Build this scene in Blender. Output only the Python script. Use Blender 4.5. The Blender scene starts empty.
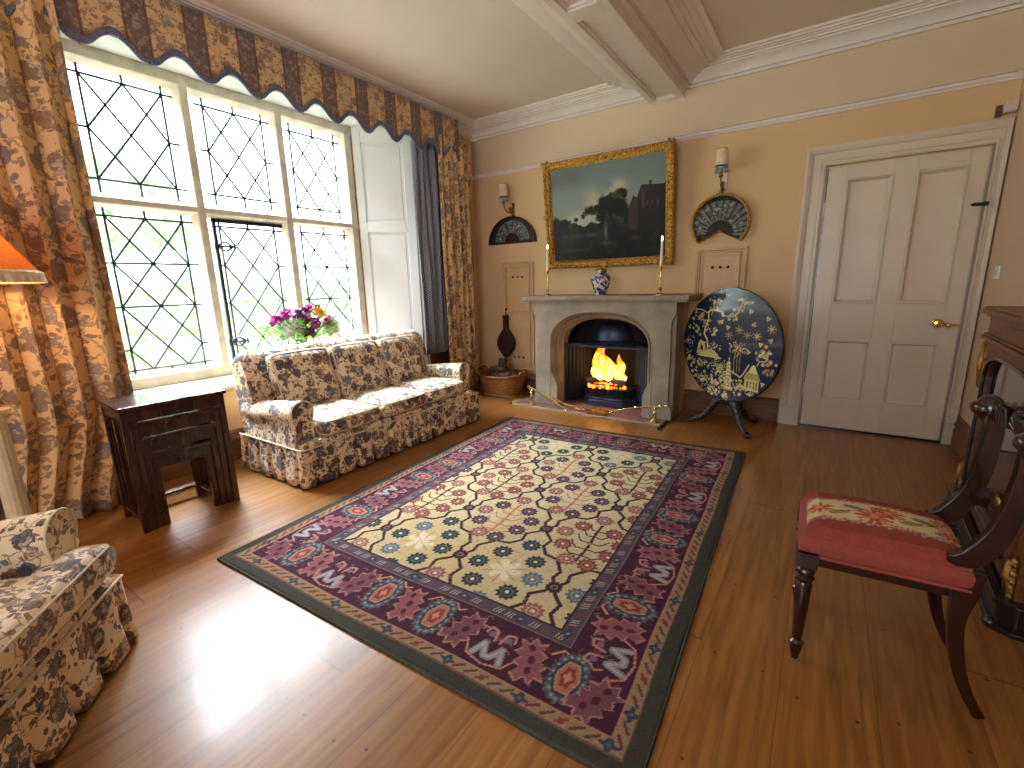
import bpy, bmesh, math, random
import numpy as np
from mathutils import Vector, Matrix, noise
S = bpy.context.scene
COL = S.collection
PI = math.pi
rnd = random.Random(7)

# ---------------------------------------------------------------- camera, world, light, exposure
F_PX = 457.98
_y, _p, _r = -0.597627, 0.2145195, -0.0240096
fw = Vector((math.sin(_y)*math.cos(_p), math.cos(_y)*math.cos(_p), -math.sin(_p)))
rt = Vector((math.cos(_y), -math.sin(_y), 0)); up = rt.cross(fw)
r2 = rt*math.cos(_r) + up*math.sin(_r); u2 = -rt*math.sin(_r) + up*math.cos(_r)
cam = bpy.data.objects.new('camera', bpy.data.cameras.new('camera'))
COL.objects.link(cam)
cam.matrix_world = Matrix(((r2.x, u2.x, -fw.x, 0), (r2.y, u2.y, -fw.y, 0), (r2.z, u2.z, -fw.z, 1.25), (0, 0, 0, 1)))
cam.data.sensor_width = 36; cam.data.lens = F_PX/1024*36; cam.data.clip_start = 0.02
S.camera = cam
S.view_settings.view_transform = 'Standard'; S.view_settings.look = 'None'
S.view_settings.gamma = 1; S.view_settings.use_curve_mapping = False
S.view_settings.exposure = -0.17
S.cycles.use_denoising = True
S.cycles.max_bounces = 10; S.cycles.diffuse_bounces = 6; S.cycles.transparent_max_bounces = 16
S.cycles.sample_clamp_indirect = 8; S.cycles.caustics_reflective = False; S.cycles.caustics_refractive = False
w = bpy.data.worlds.new('overcast_sky'); S.world = w; w.use_nodes = True
bg = w.node_tree.nodes['Background']; bg.inputs[0].default_value = (0.82, 0.91, 1.0, 1); 
_wt = w.node_tree; _tc = _wt.nodes.new('ShaderNodeTexCoord')
def _wm(op, a, b):
    n = _wt.nodes.new('ShaderNodeMath'); n.operation = op
    for i, v in enumerate((a, b)):
        if isinstance(v, (int, float)): n.inputs[i].default_value = v
        else: _wt.links.new(v, n.inputs[i])
    return n.outputs[0]
_sx = _wt.nodes.new('ShaderNodeSeparateXYZ'); _wt.links.new(_tc.outputs['Generated'], _sx.inputs[0])
def _mr(v, a, b, c, d):
    n = _wt.nodes.new('ShaderNodeMapRange'); n.interpolation_type = 'SMOOTHSTEP'; _wt.links.new(v, n.inputs[0])
    for i, k in zip((1, 2, 3, 4), (a, b, c, d)): n.inputs[i].default_value = k
    return n.outputs[0]
# overcast sky: hazy and dimmer near the horizon, brightest high up on the window side
_hi = _mr(_sx.outputs[2], .40, .80, 0.0, 200.0); _side = _mr(_sx.outputs[0], .2, -.6, 0.04, 1.0)
_wt.links.new(_wm('ADD', _wm('MULTIPLY', _hi, _side), 8.0), bg.inputs[1])
def portal(name, loc, rot, sx, sy):
    l = bpy.data.lights.new(name, 'AREA'); l.shape = 'RECTANGLE'; l.size = sx; l.size_y = sy
    l.cycles.is_portal = True
    o = bpy.data.objects.new(name, l); COL.objects.link(o); o.location = loc; o.rotation_euler = rot
portal('bay_window_portal', (-4.2, 2.08, 1.67), (0, -PI/2, 0), 2.1, 2.1)
portal('rear_fill_portal', (-.95, -2.68, 1.6), (PI/2, 0, 0), 2.5, 1.6)  # portal of an unseen rear opening added for fill light

# ---------------------------------------------------------------- colour and node helpers
def lin(c):
    c = [v/255 for v in c]
    return tuple(v/12.92 if v <= 0.04045 else ((v+0.055)/1.055)**2.4 for v in c)
def c4(c): return (*lin(c), 1)
class NT:
    def __init__(s, name):
        s.m = bpy.data.materials.new(name); s.m.use_nodes = True
        s.t = s.m.node_tree; s.b = s.t.nodes['Principled BSDF']
    def n(s, typ, ins=None, **kw):
        nd = s.t.nodes.new(typ)
        for k, v in kw.items(): setattr(nd, k, v)
        for k, v in (ins or {}).items(): s.set(nd.inputs[k], v)
        return nd
    def set(s, sock, v):
        if isinstance(v, bpy.types.NodeSocket): s.t.links.new(v, sock)
        elif isinstance(v, bpy.types.Node): s.t.links.new(v.outputs[0], sock)
        else: sock.default_value = v
    def math(s, op, a, b=0.0, c=None):
        nd = s.t.nodes.new('ShaderNodeMath'); nd.operation = op
        s.set(nd.inputs[0], a); s.set(nd.inputs[1], b)
        if c is not None: s.set(nd.inputs[2], c)
        return nd.outputs[0]
    def mix(s, f, a, b, mode='MIX'):
        nd = s.t.nodes.new('ShaderNodeMix'); nd.data_type = 'RGBA'; nd.blend_type = mode
        s.set(nd.inputs[0], f); s.set(nd.inputs[6], a); s.set(nd.inputs[7], b)
        return nd.outputs[2]
    def ramp(s, fac, stops, interp='LINEAR'):
        nd = s.t.nodes.new('ShaderNodeValToRGB'); s.set(nd.inputs[0], fac); cr = nd.color_ramp; cr.interpolation = interp
        while len(cr.elements) < len(stops): cr.elements.new(0.5)
        for e, (p, c) in zip(cr.elements, stops):
            e.position = p; e.color = c if len(c) == 4 else (*c, 1)
        return nd.outputs[0]
    def coord(s, kind='Object', scale=(1, 1, 1)):
        o = s.n('ShaderNodeTexCoord').outputs[kind]
        return s.n('ShaderNodeMapping', {0: o, 3: scale}).outputs[0]
    def bump(s, h, strength=0.3, dist=0.01):
        s.set(s.b.inputs['Normal'], s.n('ShaderNodeBump', {'Strength': strength, 'Distance': dist, 'Height': h}).outputs[0])
    def fin(s, col=None, rough=None, metal=None, coat=None, spec=None):
        if col is not None: s.set(s.b.inputs['Base Color'], col)
        if rough is not None: s.set(s.b.inputs['Roughness'], rough)
        if metal is not None: s.set(s.b.inputs['Metallic'], metal)
        if coat is not None: s.set(s.b.inputs['Coat Weight'], coat)
        if spec is not None: s.set(s.b.inputs['Specular IOR Level'], spec)
        return s.m
def simple(name, c, rough=0.5, metal=0.0, var=0.08, scale=12, bump=0.0, coat=0.0, spec=0.5):
    t = NT(name); v = t.coord()
    nz = t.n('ShaderNodeTexNoise', {'Vector': v, 'Scale': scale, 'Detail': 4}).outputs[0]
    a = c4(c); lo = tuple(x*(1-var*2) for x in a[:3]); hi = tuple(min(1, x*(1+var*2)) for x in a[:3])
    col = t.ramp(nz, [(0.3, lo), (0.7, hi)])
    if bump: t.bump(t.n('ShaderNodeTexNoise', {'Vector': v, 'Scale': scale*6, 'Detail': 3}).outputs[0], bump, 0.004)
    return t.fin(col, rough, metal, coat, spec)

def wood(name, c1, c2, rough=0.3, grain=(2, 30, 30), coat=0.2, scale=2.0):
    t = NT(name); v = t.coord(scale=grain)
    nz = t.n('ShaderNodeTexNoise', {'Vector': v, 'Scale': scale, 'Detail': 6, 'Distortion': 1.5}).outputs[0]
    col = t.ramp(nz, [(0.3, lin(c1)), (0.7, lin(c2))])
    return t.fin(col, rough, 0, coat)

def floor_mat():
    t = NT('oak_floorboards'); o = t.n('ShaderNodeTexCoord').outputs['Object']
    sp = t.n('ShaderNodeSeparateXYZ', {0: o}); x, y = sp.outputs[0], sp.outputs[1]
    xs = t.math('DIVIDE', x, 0.245); ix = t.math('FLOOR', xs); fx = t.math('SUBTRACT', xs, ix)
    r1 = t.n('ShaderNodeTexWhiteNoise', {'W': ix}, noise_dimensions='1D').outputs[0]
    ys = t.math('ADD', t.math('DIVIDE', y, 3.4), t.math('MULTIPLY', r1, 7.3)); iy = t.math('FLOOR', ys); fy = t.math('SUBTRACT', ys, iy)
    bid = t.math('ADD', t.math('MULTIPLY', ix, 3.17), t.math('MULTIPLY', iy, 11.3))
    r = t.n('ShaderNodeTexWhiteNoise', {'W': bid}, noise_dimensions='1D').outputs[0]
    off = t.n('ShaderNodeCombineXYZ', {0: t.math('MULTIPLY', r, 40.0), 1: t.math('MULTIPLY', r1, 20.0)}).outputs[0]
    vv = t.n('ShaderNodeVectorMath', {0: o, 1: off}, operation='ADD').outputs[0]
    g = t.n('ShaderNodeTexNoise', {'Vector': t.n('ShaderNodeMapping', {0: vv, 3: (22, 1.3, 1)}).outputs[0], 'Scale': 1.6, 'Detail': 8, 'Distortion': 0.8}).outputs[0]
    big = t.n('ShaderNodeTexNoise', {'Vector': vv, 'Scale': 3.5, 'Detail': 5}).outputs[0]
    col = t.ramp(g, [(0.25, lin((112, 72, 32))), (0.5, lin((142, 94, 44))), (0.75, lin((160, 112, 58)))])
    col = t.mix(0.45, col, t.ramp(r, [(0, (0.62, 0.56, 0.50)), (0.5, (0.86, 0.84, 0.82)), (1, (1.0, 1.0, 1.0))]), 'MULTIPLY')
    col = t.mix(0.35, col, t.ramp(big, [(0.3, (0.6, 0.52, 0.44)), (0.65, (1, 1, 1))]), 'MULTIPLY')
    # seams, butt joints and dark pegs
    ex = t.math('MINIMUM', fx, t.math('SUBTRACT', 1.0, fx)); seam = t.math('LESS_THAN', ex, 0.006)
    ey = t.math('MINIMUM', fy, t.math('SUBTRACT', 1.0, fy)); seam2 = t.math('LESS_THAN', ey, 0.0012)
    sm = t.math('MAXIMUM', seam, seam2)
    py = t.math('FRACT', t.math('ADD', t.math('DIVIDE', y, 0.43), t.math('MULTIPLY', r1, 0.3)))
    dy = t.math('MULTIPLY', t.math('SUBTRACT', py, 0.5), 0.43)
    dx = t.math('MULTIPLY', t.math('SUBTRACT', t.math('ABSOLUTE', t.math('SUBTRACT', fx, 0.5)), 0.30), 0.215)
    dd = t.math('SQRT', t.math('ADD', t.math('MULTIPLY', dx, dx), t.math('MULTIPLY', dy, dy)))
    peg = t.math('LESS_THAN', dd, 0.0045)
    col = t.mix(t.math('MULTIPLY', sm, 0.5), col, c4((40, 24, 12)))
    col = t.mix(t.math('MULTIPLY', peg, 0.9), col, c4((20, 14, 10)))
    rough = t.math('ADD', 0.27, t.math('MULTIPLY', big, 0.10))
    h = t.math('SUBTRACT', t.math('MULTIPLY', g, 0.25), t.math('MULTIPLY', sm, 0.8))
    t.bump(h, 0.15, 0.003)
    return t.fin(col, rough, 0, 0.04, 0.42)

def chintz(name, base, vec='Object', stripes=None, scale=1.0, dark=1.0, mute=0.0, cover=0.22):
    """printed cotton: clustered cabbage flowers in slate, plum and rust with leaves on a cream ground"""
    t = NT(name)
    src = t.n('ShaderNodeTexCoord').outputs[vec]
    v = t.n('ShaderNodeMapping', {0: src, 3: (scale, scale, scale)}).outputs[0]
    nz = t.n('ShaderNodeTexNoise', {'Vector': v, 'Scale': 22, 'Detail': 3}).outputs[1]
    dv = t.n('ShaderNodeVectorMath', {0: nz, 1: (0.5, 0.5, 0.5)}, operation='SUBTRACT').outputs[0]
    dv = t.n('ShaderNodeVectorMath', {0: dv, 3: 0.055}, operation='SCALE').outputs[0]
    v2 = t.n('ShaderNodeVectorMath', {0: v, 1: dv}, operation='ADD').outputs[0]
    # cabbage flowers: a large cell carries one bloom, a finer cell pattern draws its petals
    A = t.n('ShaderNodeTexVoronoi', {'Vector': v2, 'Scale': 10.0, 'Randomness': 0.8})
    dA, cA = A.outputs['Distance'], A.outputs['Color']
    sA = t.n('ShaderNodeSeparateColor', {0: cA}).outputs
    pv = t.n('ShaderNodeTexVoronoi', {'Vector': v2, 'Scale': 42.0, 'Randomness': 0.9})
    pd = pv.outputs['Distance']; pc = t.n('ShaderNodeSeparateColor', {0: pv.outputs['Color']}).outputs
    dAp = t.math('ADD', dA, t.math('MULTIPLY', t.math('SUBTRACT', pc[1], 0.5), 0.16))
    mA = t.math('MULTIPLY', t.math('LESS_THAN', dAp, 0.47), t.math('GREATER_THAN', sA[1], cover))
    fcol = t.ramp(sA[0], [(0, lin((86, 88, 108))), (0.24, lin((128, 128, 140))), (0.42, lin((110, 68, 60))), (0.56, lin((72, 62, 82))), (0.72, lin((140, 92, 66))), (0.86, lin((98, 96, 88)))], 'CONSTANT')
    fcol = t.mix(0.8, fcol, t.ramp(pd, [(0.05, (1.45, 1.4, 1.3)), (0.3, (0.95, 0.93, 0.92)), (0.55, (0.42, 0.38, 0.38))]), 'MULTIPLY')
    fcol = t.mix(t.math('MULTIPLY', t.math('GREATER_THAN', pc[0], 0.80), 0.7), fcol, c4((200, 182, 156)))
    # leaves and small sprigs
    B = t.n('ShaderNodeTexVoronoi', {'Vector': v2, 'Scale': 34, 'Randomness': 1.0})
    sB = t.n('ShaderNodeSeparateColor', {0: B.outputs['Color']}).outputs
    mB = t.math('MULTIPLY', t.math('LESS_THAN', B.outputs['Distance'], 0.44), t.math('GREATER_THAN', sB[1], 0.42))
    lcol = t.ramp(sB[0], [(0, lin((96, 84, 58))), (0.3, lin((88, 54, 44))), (0.5, lin((104, 104, 112))), (0.7, lin((150, 88, 50))), (0.85, lin((58, 48, 52)))], 'CONSTANT')
    # scrolling stems
    E = t.n('ShaderNodeTexVoronoi', {'Vector': v2, 'Scale': 14}, feature='DISTANCE_TO_EDGE').outputs[0]
    mE = t.math('MULTIPLY', t.math('LESS_THAN', E, 0.035), t.math('GREATER_THAN', t.n('ShaderNodeTexNoise', {'Vector': v, 'Scale': 9}).outputs[0], 0.45))
    col = t.mix(t.math('MULTIPLY', mE, 0.7), c4(base), c4((110, 76, 54)))
    col = t.mix(t.math('MULTIPLY', mB, 0.85), col, lcol)
    col = t.mix(t.math('MULTIPLY', mA, 0.88), col, fcol)
    vn = t.n('ShaderNodeTexVoronoi', {'Vector': v2, 'Scale': 62}, feature='DISTANCE_TO_EDGE').outputs[0]
    vm = t.math('MULTIPLY', t.math('LESS_THAN', vn, 0.07), t.math('MAXIMUM', mA, mB))
    col = t.mix(t.math('MULTIPLY', vm, 0.6), col, c4((52, 42, 46)))
    if mute: col = t.mix(mute, col, c4(base))
    if stripes:
        period, phase, width, axis = stripes
        x = t.n('ShaderNodeSeparateXYZ', {0: src}).outputs[axis]
        f = t.math('FRACT', t.math('DIVIDE', t.math('SUBTRACT', x, phase), period))
        f = t.math('ABSOLUTE', t.math('SUBTRACT', f, 0.5))
        ms = t.math('LESS_THAN', f, width/period/2)
        line = t.math('LESS_THAN', t.math('ABSOLUTE', t.math('SUBTRACT', f, width/period/2)), 0.022)
        C = t.n('ShaderNodeTexVoronoi', {'Vector': v2, 'Scale': 48})
        cc = t.ramp(t.n('ShaderNodeSeparateColor', {0: C.outputs['Color']}).outputs[0], [(0, lin((98, 84, 82))), (0.35, lin((86, 82, 96))), (0.6, lin((134, 122, 116))), (0.8, lin((104, 76, 60)))], 'CONSTANT')
        col = t.mix(t.math('MULTIPLY', ms, 0.9), col, cc)
        col = t.mix(t.math('MULTIPLY', line, 0.8), col, c4((104, 62, 40)))
    weave = t.n('ShaderNodeTexNoise', {'Vector': v, 'Scale': 260}).outputs[0]
    t.bump(weave, 0.15, 0.002)
    t.b.inputs['Sheen Weight'].default_value = 0.2
    return t.fin(col, 0.75, 0, 0, 0.25)

def vcol(name, rough=0.5, coat=0.0, bump=0.0, spec=0.5, fuzz=0.0):
    """colour laid down in the weave, paint or lacquer itself, read from the mesh"""
    t = NT(name); a = t.n('ShaderNodeVertexColor', layer_name='pattern').outputs[0]
    v = t.coord()
    if fuzz:
        nz = t.n('ShaderNodeTexNoise', {'Vector': v, 'Scale': 180, 'Detail': 2}).outputs[0]
        a = t.mix(fuzz, a, t.ramp(nz, [(0.3, (0.35, 0.35, 0.35)), (0.7, (1.25, 1.25, 1.25))]), 'MULTIPLY')
    if bump: t.bump(t.n('ShaderNodeTexNoise', {'Vector': v, 'Scale': 300, 'Detail': 2}).outputs[0], bump, 0.004)
    return t.fin(a, rough, 0, coat, spec)

def emis(name, c, strength, c2=None, zlo=0, zhi=1):
    t = NT(name)
    t.b.inputs['Base Color'].default_value = (0, 0, 0, 1)
    if c2:
        z = t.n('ShaderNodeSeparateXYZ', {0: t.n('ShaderNodeTexCoord').outputs['Generated']}).outputs[2]
        nz = t.n('ShaderNodeTexNoise', {'Vector': t.coord(), 'Scale': 16, 'Detail': 3}).outputs[0]
        f = t.math('ADD', z, t.math('MULTIPLY', t.math('SUBTRACT', nz, 0.5), 0.7))
        col = t.ramp(f, [(0.0, lin(c)), (1.0, lin(c2))])
        t.set(t.b.inputs['Emission Color'], col)
    else: t.b.inputs['Emission Color'].default_value = c4(c)
    t.b.inputs['Emission Strength'].default_value = strength
    return t.m
def glassy(name, tint=(1, 1, 1), amount=0.08, rough=0.02):
    t = NT(name); tr = t.n('ShaderNodeBsdfTransparent', {0: (*tint, 1)})
    gl = t.n('ShaderNodeBsdfGlossy', {'Roughness': rough})
    nz = t.n('ShaderNodeTexNoise', {'Vector': t.coord(), 'Scale': 5}).outputs[0]
    fac = t.math('ADD', amount, t.math('MULTIPLY', nz, 0.03))
    mx = t.n('ShaderNodeMixShader', {0: fac, 1: tr.outputs[0], 2: gl.outputs[0]})
    t.t.links.new(mx.outputs[0], t.t.nodes['Material Output'].inputs[0])
    return t.m

M = {
 'floor': floor_mat(),
 'wall': simple('peach_wall_paint', (222, 188, 142), 0.75, var=0.03, scale=2, bump=0.05),
 'frieze': simple('cream_frieze_paint', (216, 200, 170), 0.75, var=0.02, scale=2),
 'cream_wall': simple('pale_cream_wall_paint', (228, 208, 180), 0.75, var=0.02, scale=2),
 'ceiling': simple('ceiling_paint', (214, 202, 190), 0.8, var=0.02, scale=1.5),
 'plaster': simple('white_plaster_moulding', (228, 219, 214), 0.55, var=0.02),
 'white': simple('off_white_gloss_paint', (208, 194, 174), 0.34, var=0.02, scale=3),
 'panelpaint': simple('peach_painted_panelling', (204, 166, 124), 0.5, var=0.03),
 'shutter': simple('white_shutter_paint', (232, 234, 232), 0.45, var=0.015, scale=3),
 'stonewin': simple('pale_limestone_mullion', (214, 206, 190), 0.8, var=0.10, scale=9, bump=0.2),
 'stone': simple('grey_buff_carved_stone', (146, 134, 116), 0.75, var=0.10, scale=7, bump=0.15),
 'lead': simple('dark_lead_came', (74, 84, 92), 0.5, 0.6),
 'iron': simple('black_cast_iron', (38, 42, 50), 0.42, 0.5, bump=0.1),
 'ironblue': simple('blue_black_cast_iron', (58, 66, 84), 0.38, 0.6, bump=0.1),
 'soot': simple('sooty_brick', (22, 19, 18), 0.95, bump=0.4),
 'skirting': wood('brown_oak_skirting', (86, 50, 24), (122, 76, 38), 0.6, (2, 2, 30), 0),
 'mahog': wood('dark_mahogany', (26, 11, 9), (50, 20, 14), 0.2, (20, 20, 3), 0.5),
 'rose': wood('dark_rosewood', (40, 21, 16), (70, 38, 27), 0.26, (9, 9, 1.5), 0.3),
 'walnut': wood('figured_walnut', (70, 36, 15), (128, 78, 34), 0.4, (6, 6, 6), 0, 4),
 'ebony': simple('ebonised_wood', (28, 20, 20), 0.25, coat=0.4),
 'gilt': simple('gilt_metal', (158, 122, 66), 0.42, 0.9, 0.3, 40, 0.5),
 'giltwood': simple('carved_giltwood', (182, 138, 62), 0.36, 0.75, 0.46, 70, 0.9),
 'brass': simple('polished_brass', (214, 176, 92), 0.2, 1.0, 0.05),
 'brasslight': simple('pale_polished_brass', (222, 200, 140), 0.22, 0.9, 0.05),
 'hole': simple('hole_shade', (14, 11, 10), 1.0, spec=0.0),
 'wax': simple('white_candle_wax', (238, 222, 200), 0.5),
 'chintz': chintz('floral_chintz', (228, 206, 172), scale=1.15, cover=.14),
 'chintz_curtain': chintz('floral_striped_curtain', (216, 178, 128), 'UV', None, 0.74, mute=.22, cover=.10),
 'chintz_pelmet': chintz('floral_striped_pelmet', (208, 174, 134), 'UV', (0.314, 1.93-0.157, 0.112, 0), 1.25, mute=.3),
 'piping': simple('cream_piping', (206, 190, 162), 0.7),
 'braid': simple('slate_blue_braid', (98, 102, 122), 0.85, var=0.3, scale=120, bump=0.5),
 'lining': simple('pale_grey_pelmet_lining', (190, 196, 192), 0.8, var=0.02),
 'wicker': simple('honey_wicker', (140, 92, 48), 0.35, var=0.35, scale=60, bump=0.6),
 'bark': simple('brown_log_bark', (88, 64, 50), 0.9, var=0.3, scale=25, bump=0.8),
 'ash': simple('charred_log', (60, 52, 48), 0.9, var=0.5, scale=25, bump=0.8),
 'leather': simple('dark_brown_leather', (52, 26, 16), 0.4),
 'tile': None, 'ember': emis('glowing_embers', (255, 110, 30), 6.0),
 'glass': glassy('window_glass'),
 'darkglass': None,
}
def tile_mat():
    t = NT('red_quarry_tiles'); v = t.coord()
    b = t.n('ShaderNodeTexBrick', {'Vector': v, 'Color1': c4((150, 98, 84)), 'Color2': c4((122, 84, 76)), 'Mortar': c4((150, 138, 128)), 'Scale': 1.0, 'Mortar Size': 0.004, 'Brick Width': 0.15, 'Row Height': 0.15, 'Bias': 0.0}, offset=0.0)
    return t.fin(b.outputs[0], 0.45)
M['tile'] = tile_mat()
def mirror_glass():
    t = NT('dark_cabinet_glass')
    return t.fin(c4((30, 28, 26)), 0.03, 0.0, 1.0, 0.9)
M['darkglass'] = mirror_glass()

# ---------------------------------------------------------------- mesh helpers
class MB:
    def __init__(s): s.bm = bmesh.new()
    def face(s, vs):
        try: return s.bm.faces.new(vs)
        except ValueError: return None
    def box(s, x0, x1, y0, y1, z0, z1, mat=None):
        vs = [s.bm.verts.new(p) for p in ((x0,y0,z0),(x1,y0,z0),(x1,y1,z0),(x0,y1,z0),(x0,y0,z1),(x1,y0,z1),(x1,y1,z1),(x0,y1,z1))]
        for f in ((3,2,1,0),(4,5,6,7),(0,1,5,4),(1,2,6,5),(2,3,7,6),(3,0,4,7)): s.face([vs[i] for i in f])
        if mat is not None:
            for v in vs: v.co = mat @ v.co
        return vs
    def hexa(s, pts):
        vs = [s.bm.verts.new(p) for p in pts]
        for f in ((3,2,1,0),(4,5,6,7),(0,1,5,4),(1,2,6,5),(2,3,7,6),(3,0,4,7)): s.face([vs[i] for i in f])
    def bar(s, a, b, wd, th, upv=(0,0,1)):
        a, b = Vector(a), Vector(b); d = (b-a).normalized(); upv = Vector(upv)
        sd = d.cross(upv)
        if sd.length < 1e-5: sd = d.cross(Vector((1,0,0)))
        sd.normalize(); u = sd.cross(d).normalized()
        P = []
        for e in (a, b):
            for i, j in ((-1,-1),(1,-1),(1,1),(-1,1)): P.append(e + sd*(i*wd/2) + u*(j*th/2))
        s.hexa(P)
    def tube(s, pts, rad, n=8, caps=True, sq=None):
        pts = [Vector(p) for p in pts]; m = len(pts)
        if not hasattr(rad, '__len__'): rad = [rad]*m
        rings = []; prev = None
        for i, p in enumerate(pts):
            t = (pts[min(i+1, m-1)] - pts[max(i-1, 0)]).normalized()
            if prev is None:
                a = Vector((0,0,1)) if abs(t.z) < 0.9 else Vector((0,1,0))
                nrm = t.cross(a).normalized()
            else: nrm = (prev - t*prev.dot(t)).normalized()
            prev = nrm; bn = t.cross(nrm)
            ring = []
            for k in range(n):
                an = 2*PI*(k+0.5)/n; r = rad[i]
                ca, sa = math.cos(an), math.sin(an)
                if sq: ca *= sq[0]; sa *= sq[1]
                ring.append(s.bm.verts.new(p + nrm*(r*ca) + bn*(r*sa)))
            rings.append(ring)
        for i in range(m-1):
            for k in range(n): s.face([rings[i][k], rings[i][(k+1)%n], rings[i+1][(k+1)%n], rings[i+1][k]])
        if caps: s.face(rings[0][::-1]); s.face(rings[-1])
    def lathe(s, prof, c=(0,0,0), n=24, axis='Z', mat=None, flute=0, fl=None):
        rings = []; c = Vector(c)
        for q, (r, h) in enumerate(prof):
            ring = []
            for k in range(n):
                a = 2*PI*k/n; rr = max(r, 1e-4)
                if flute and fl and fl[0] <= h <= fl[1]: rr *= 1 - 0.09*(1+math.cos(a*flute))/2
                p = Vector((rr*math.cos(a), rr*math.sin(a), h))
                if axis == 'X': p = Vector((p.z, p.x, p.y))
                if axis == 'Y': p = Vector((p.x, p.z, -p.y))
                if mat is not None: p = mat @ p
                ring.append(s.bm.verts.new(c + p))
            rings.append(ring)
        for i in range(len(rings)-1):
            for k in range(n): s.face([rings[i][k], rings[i][(k+1)%n], rings[i+1][(k+1)%n], rings[i+1][k]])
        s.face(rings[0][::-1]); s.face(rings[-1])
    def prism(s, poly, d0, d1, fn):
        """poly of (a,b), extruded from d0 to d1, fn(a,b,d)->xyz"""
        A = [s.bm.verts.new(fn(a, b, d0)) for a, b in poly]; B = [s.bm.verts.new(fn(a, b, d1)) for a, b in poly]
        n = len(poly); s.face(A[::-1]); s.face(B)
        for i in range(n): s.face([A[i], A[(i+1)%n], B[(i+1)%n], B[i]])
    def ball(s, c, r, seg=12, sc=(1,1,1), jit=0, mat=None):
        g = bmesh.ops.create_uvsphere(s.bm, u_segments=seg, v_segments=max(6, seg*2//3), radius=1)
        for v in g['verts']:
            k = 1 + (noise.noise(v.co*1.7 + Vector(c)*9)*jit if jit else 0)
            p = Vector((v.co.x*r*sc[0]*k, v.co.y*r*sc[1]*k, v.co.z*r*sc[2]*k))
            if mat is not None: p = mat @ p
            v.co = Vector(c) + p
    def grid(s, P, closed_u=False):
        V = [[s.bm.verts.new(p) for p in row] for row in P]
        for i in range(len(V)-1):
            m = len(V[i])
            for j in range(m if closed_u else m-1): s.face([V[i][j], V[i][(j+1)%m], V[i+1][(j+1)%m], V[i+1][j]])
        return V
    def sweep(s, prof, path, nrm):
        """prof (d,z) swept along an xy path; nrm(i) gives the mitred inward offset vector at each point"""
        rows = []
        for i, p in enumerate(path):
            nv = nrm[i]; rows.append([Vector((p[0]+nv[0]*d, p[1]+nv[1]*d, z)) for d, z in prof])
        s.grid(rows)
    def obj(s, name, mat, parent=None, smooth=False, bevel=0, sub=0, loc=None, ang=None, rm=True):
        bm = s.bm
        bmesh.ops.recalc_face_normals(bm, faces=bm.faces)
        me = bpy.data.meshes.new(name); bm.to_mesh(me); bm.free()
        me.materials.append(mat if isinstance(mat, bpy.types.Material) else M[mat])
        o = bpy.data.objects.new(name, me); COL.objects.link(o)
        if parent is not None: o.parent = parent
        if loc is not None:
            o.location = loc
        if smooth:
            me.polygons.foreach_set('use_smooth', [True]*len(me.polygons))
            if ang is None: ang = 40
            try: me.set_sharp_from_angle(angle=math.radians(ang))
            except Exception: pass
        if bevel:
            b = o.modifiers.new('bevel', 'BEVEL'); b.width = bevel; b.segments = 2; b.limit_method = 'ANGLE'
        if sub:
            b = o.modifiers.new('sub', 'SUBSURF'); b.levels = sub; b.render_levels = sub
        return o
def empty(name, label, cat, loc=(0,0,0), rz=0, group=None):
    o = bpy.data.objects.new(name, None); COL.objects.link(o); o.location = loc; o.rotation_euler = (0, 0, rz)
    o.empty_display_size = 0.1
    return tag(o, label, cat, group)
def tag(o, label, cat, group=None, kind=None):
    o['label'] = label; o['category'] = cat
    if group: o['group'] = group
    if kind: o['kind'] = kind
    return o
def struct(o): o['kind'] = 'structure'; return o
def group_struct(name, loc=(0,0,0)):
    o = bpy.data.objects.new(name, None); COL.objects.link(o); o.location = loc; o.empty_display_size = 0.1
    return struct(o)
def kids(o): return list(o.children)
def copy_tree(o, parent=None):
    c = o.copy(); COL.objects.link(c)
    if parent is not None: c.parent = parent
    for ch in kids(o): copy_tree(ch, c)
    return c
def lerp(a, b, t): return a + (b-a)*t
def smoothstep(a, b, x):
    t = min(1, max(0, (x-a)/(b-a))); return t*t*(3-2*t)

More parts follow.
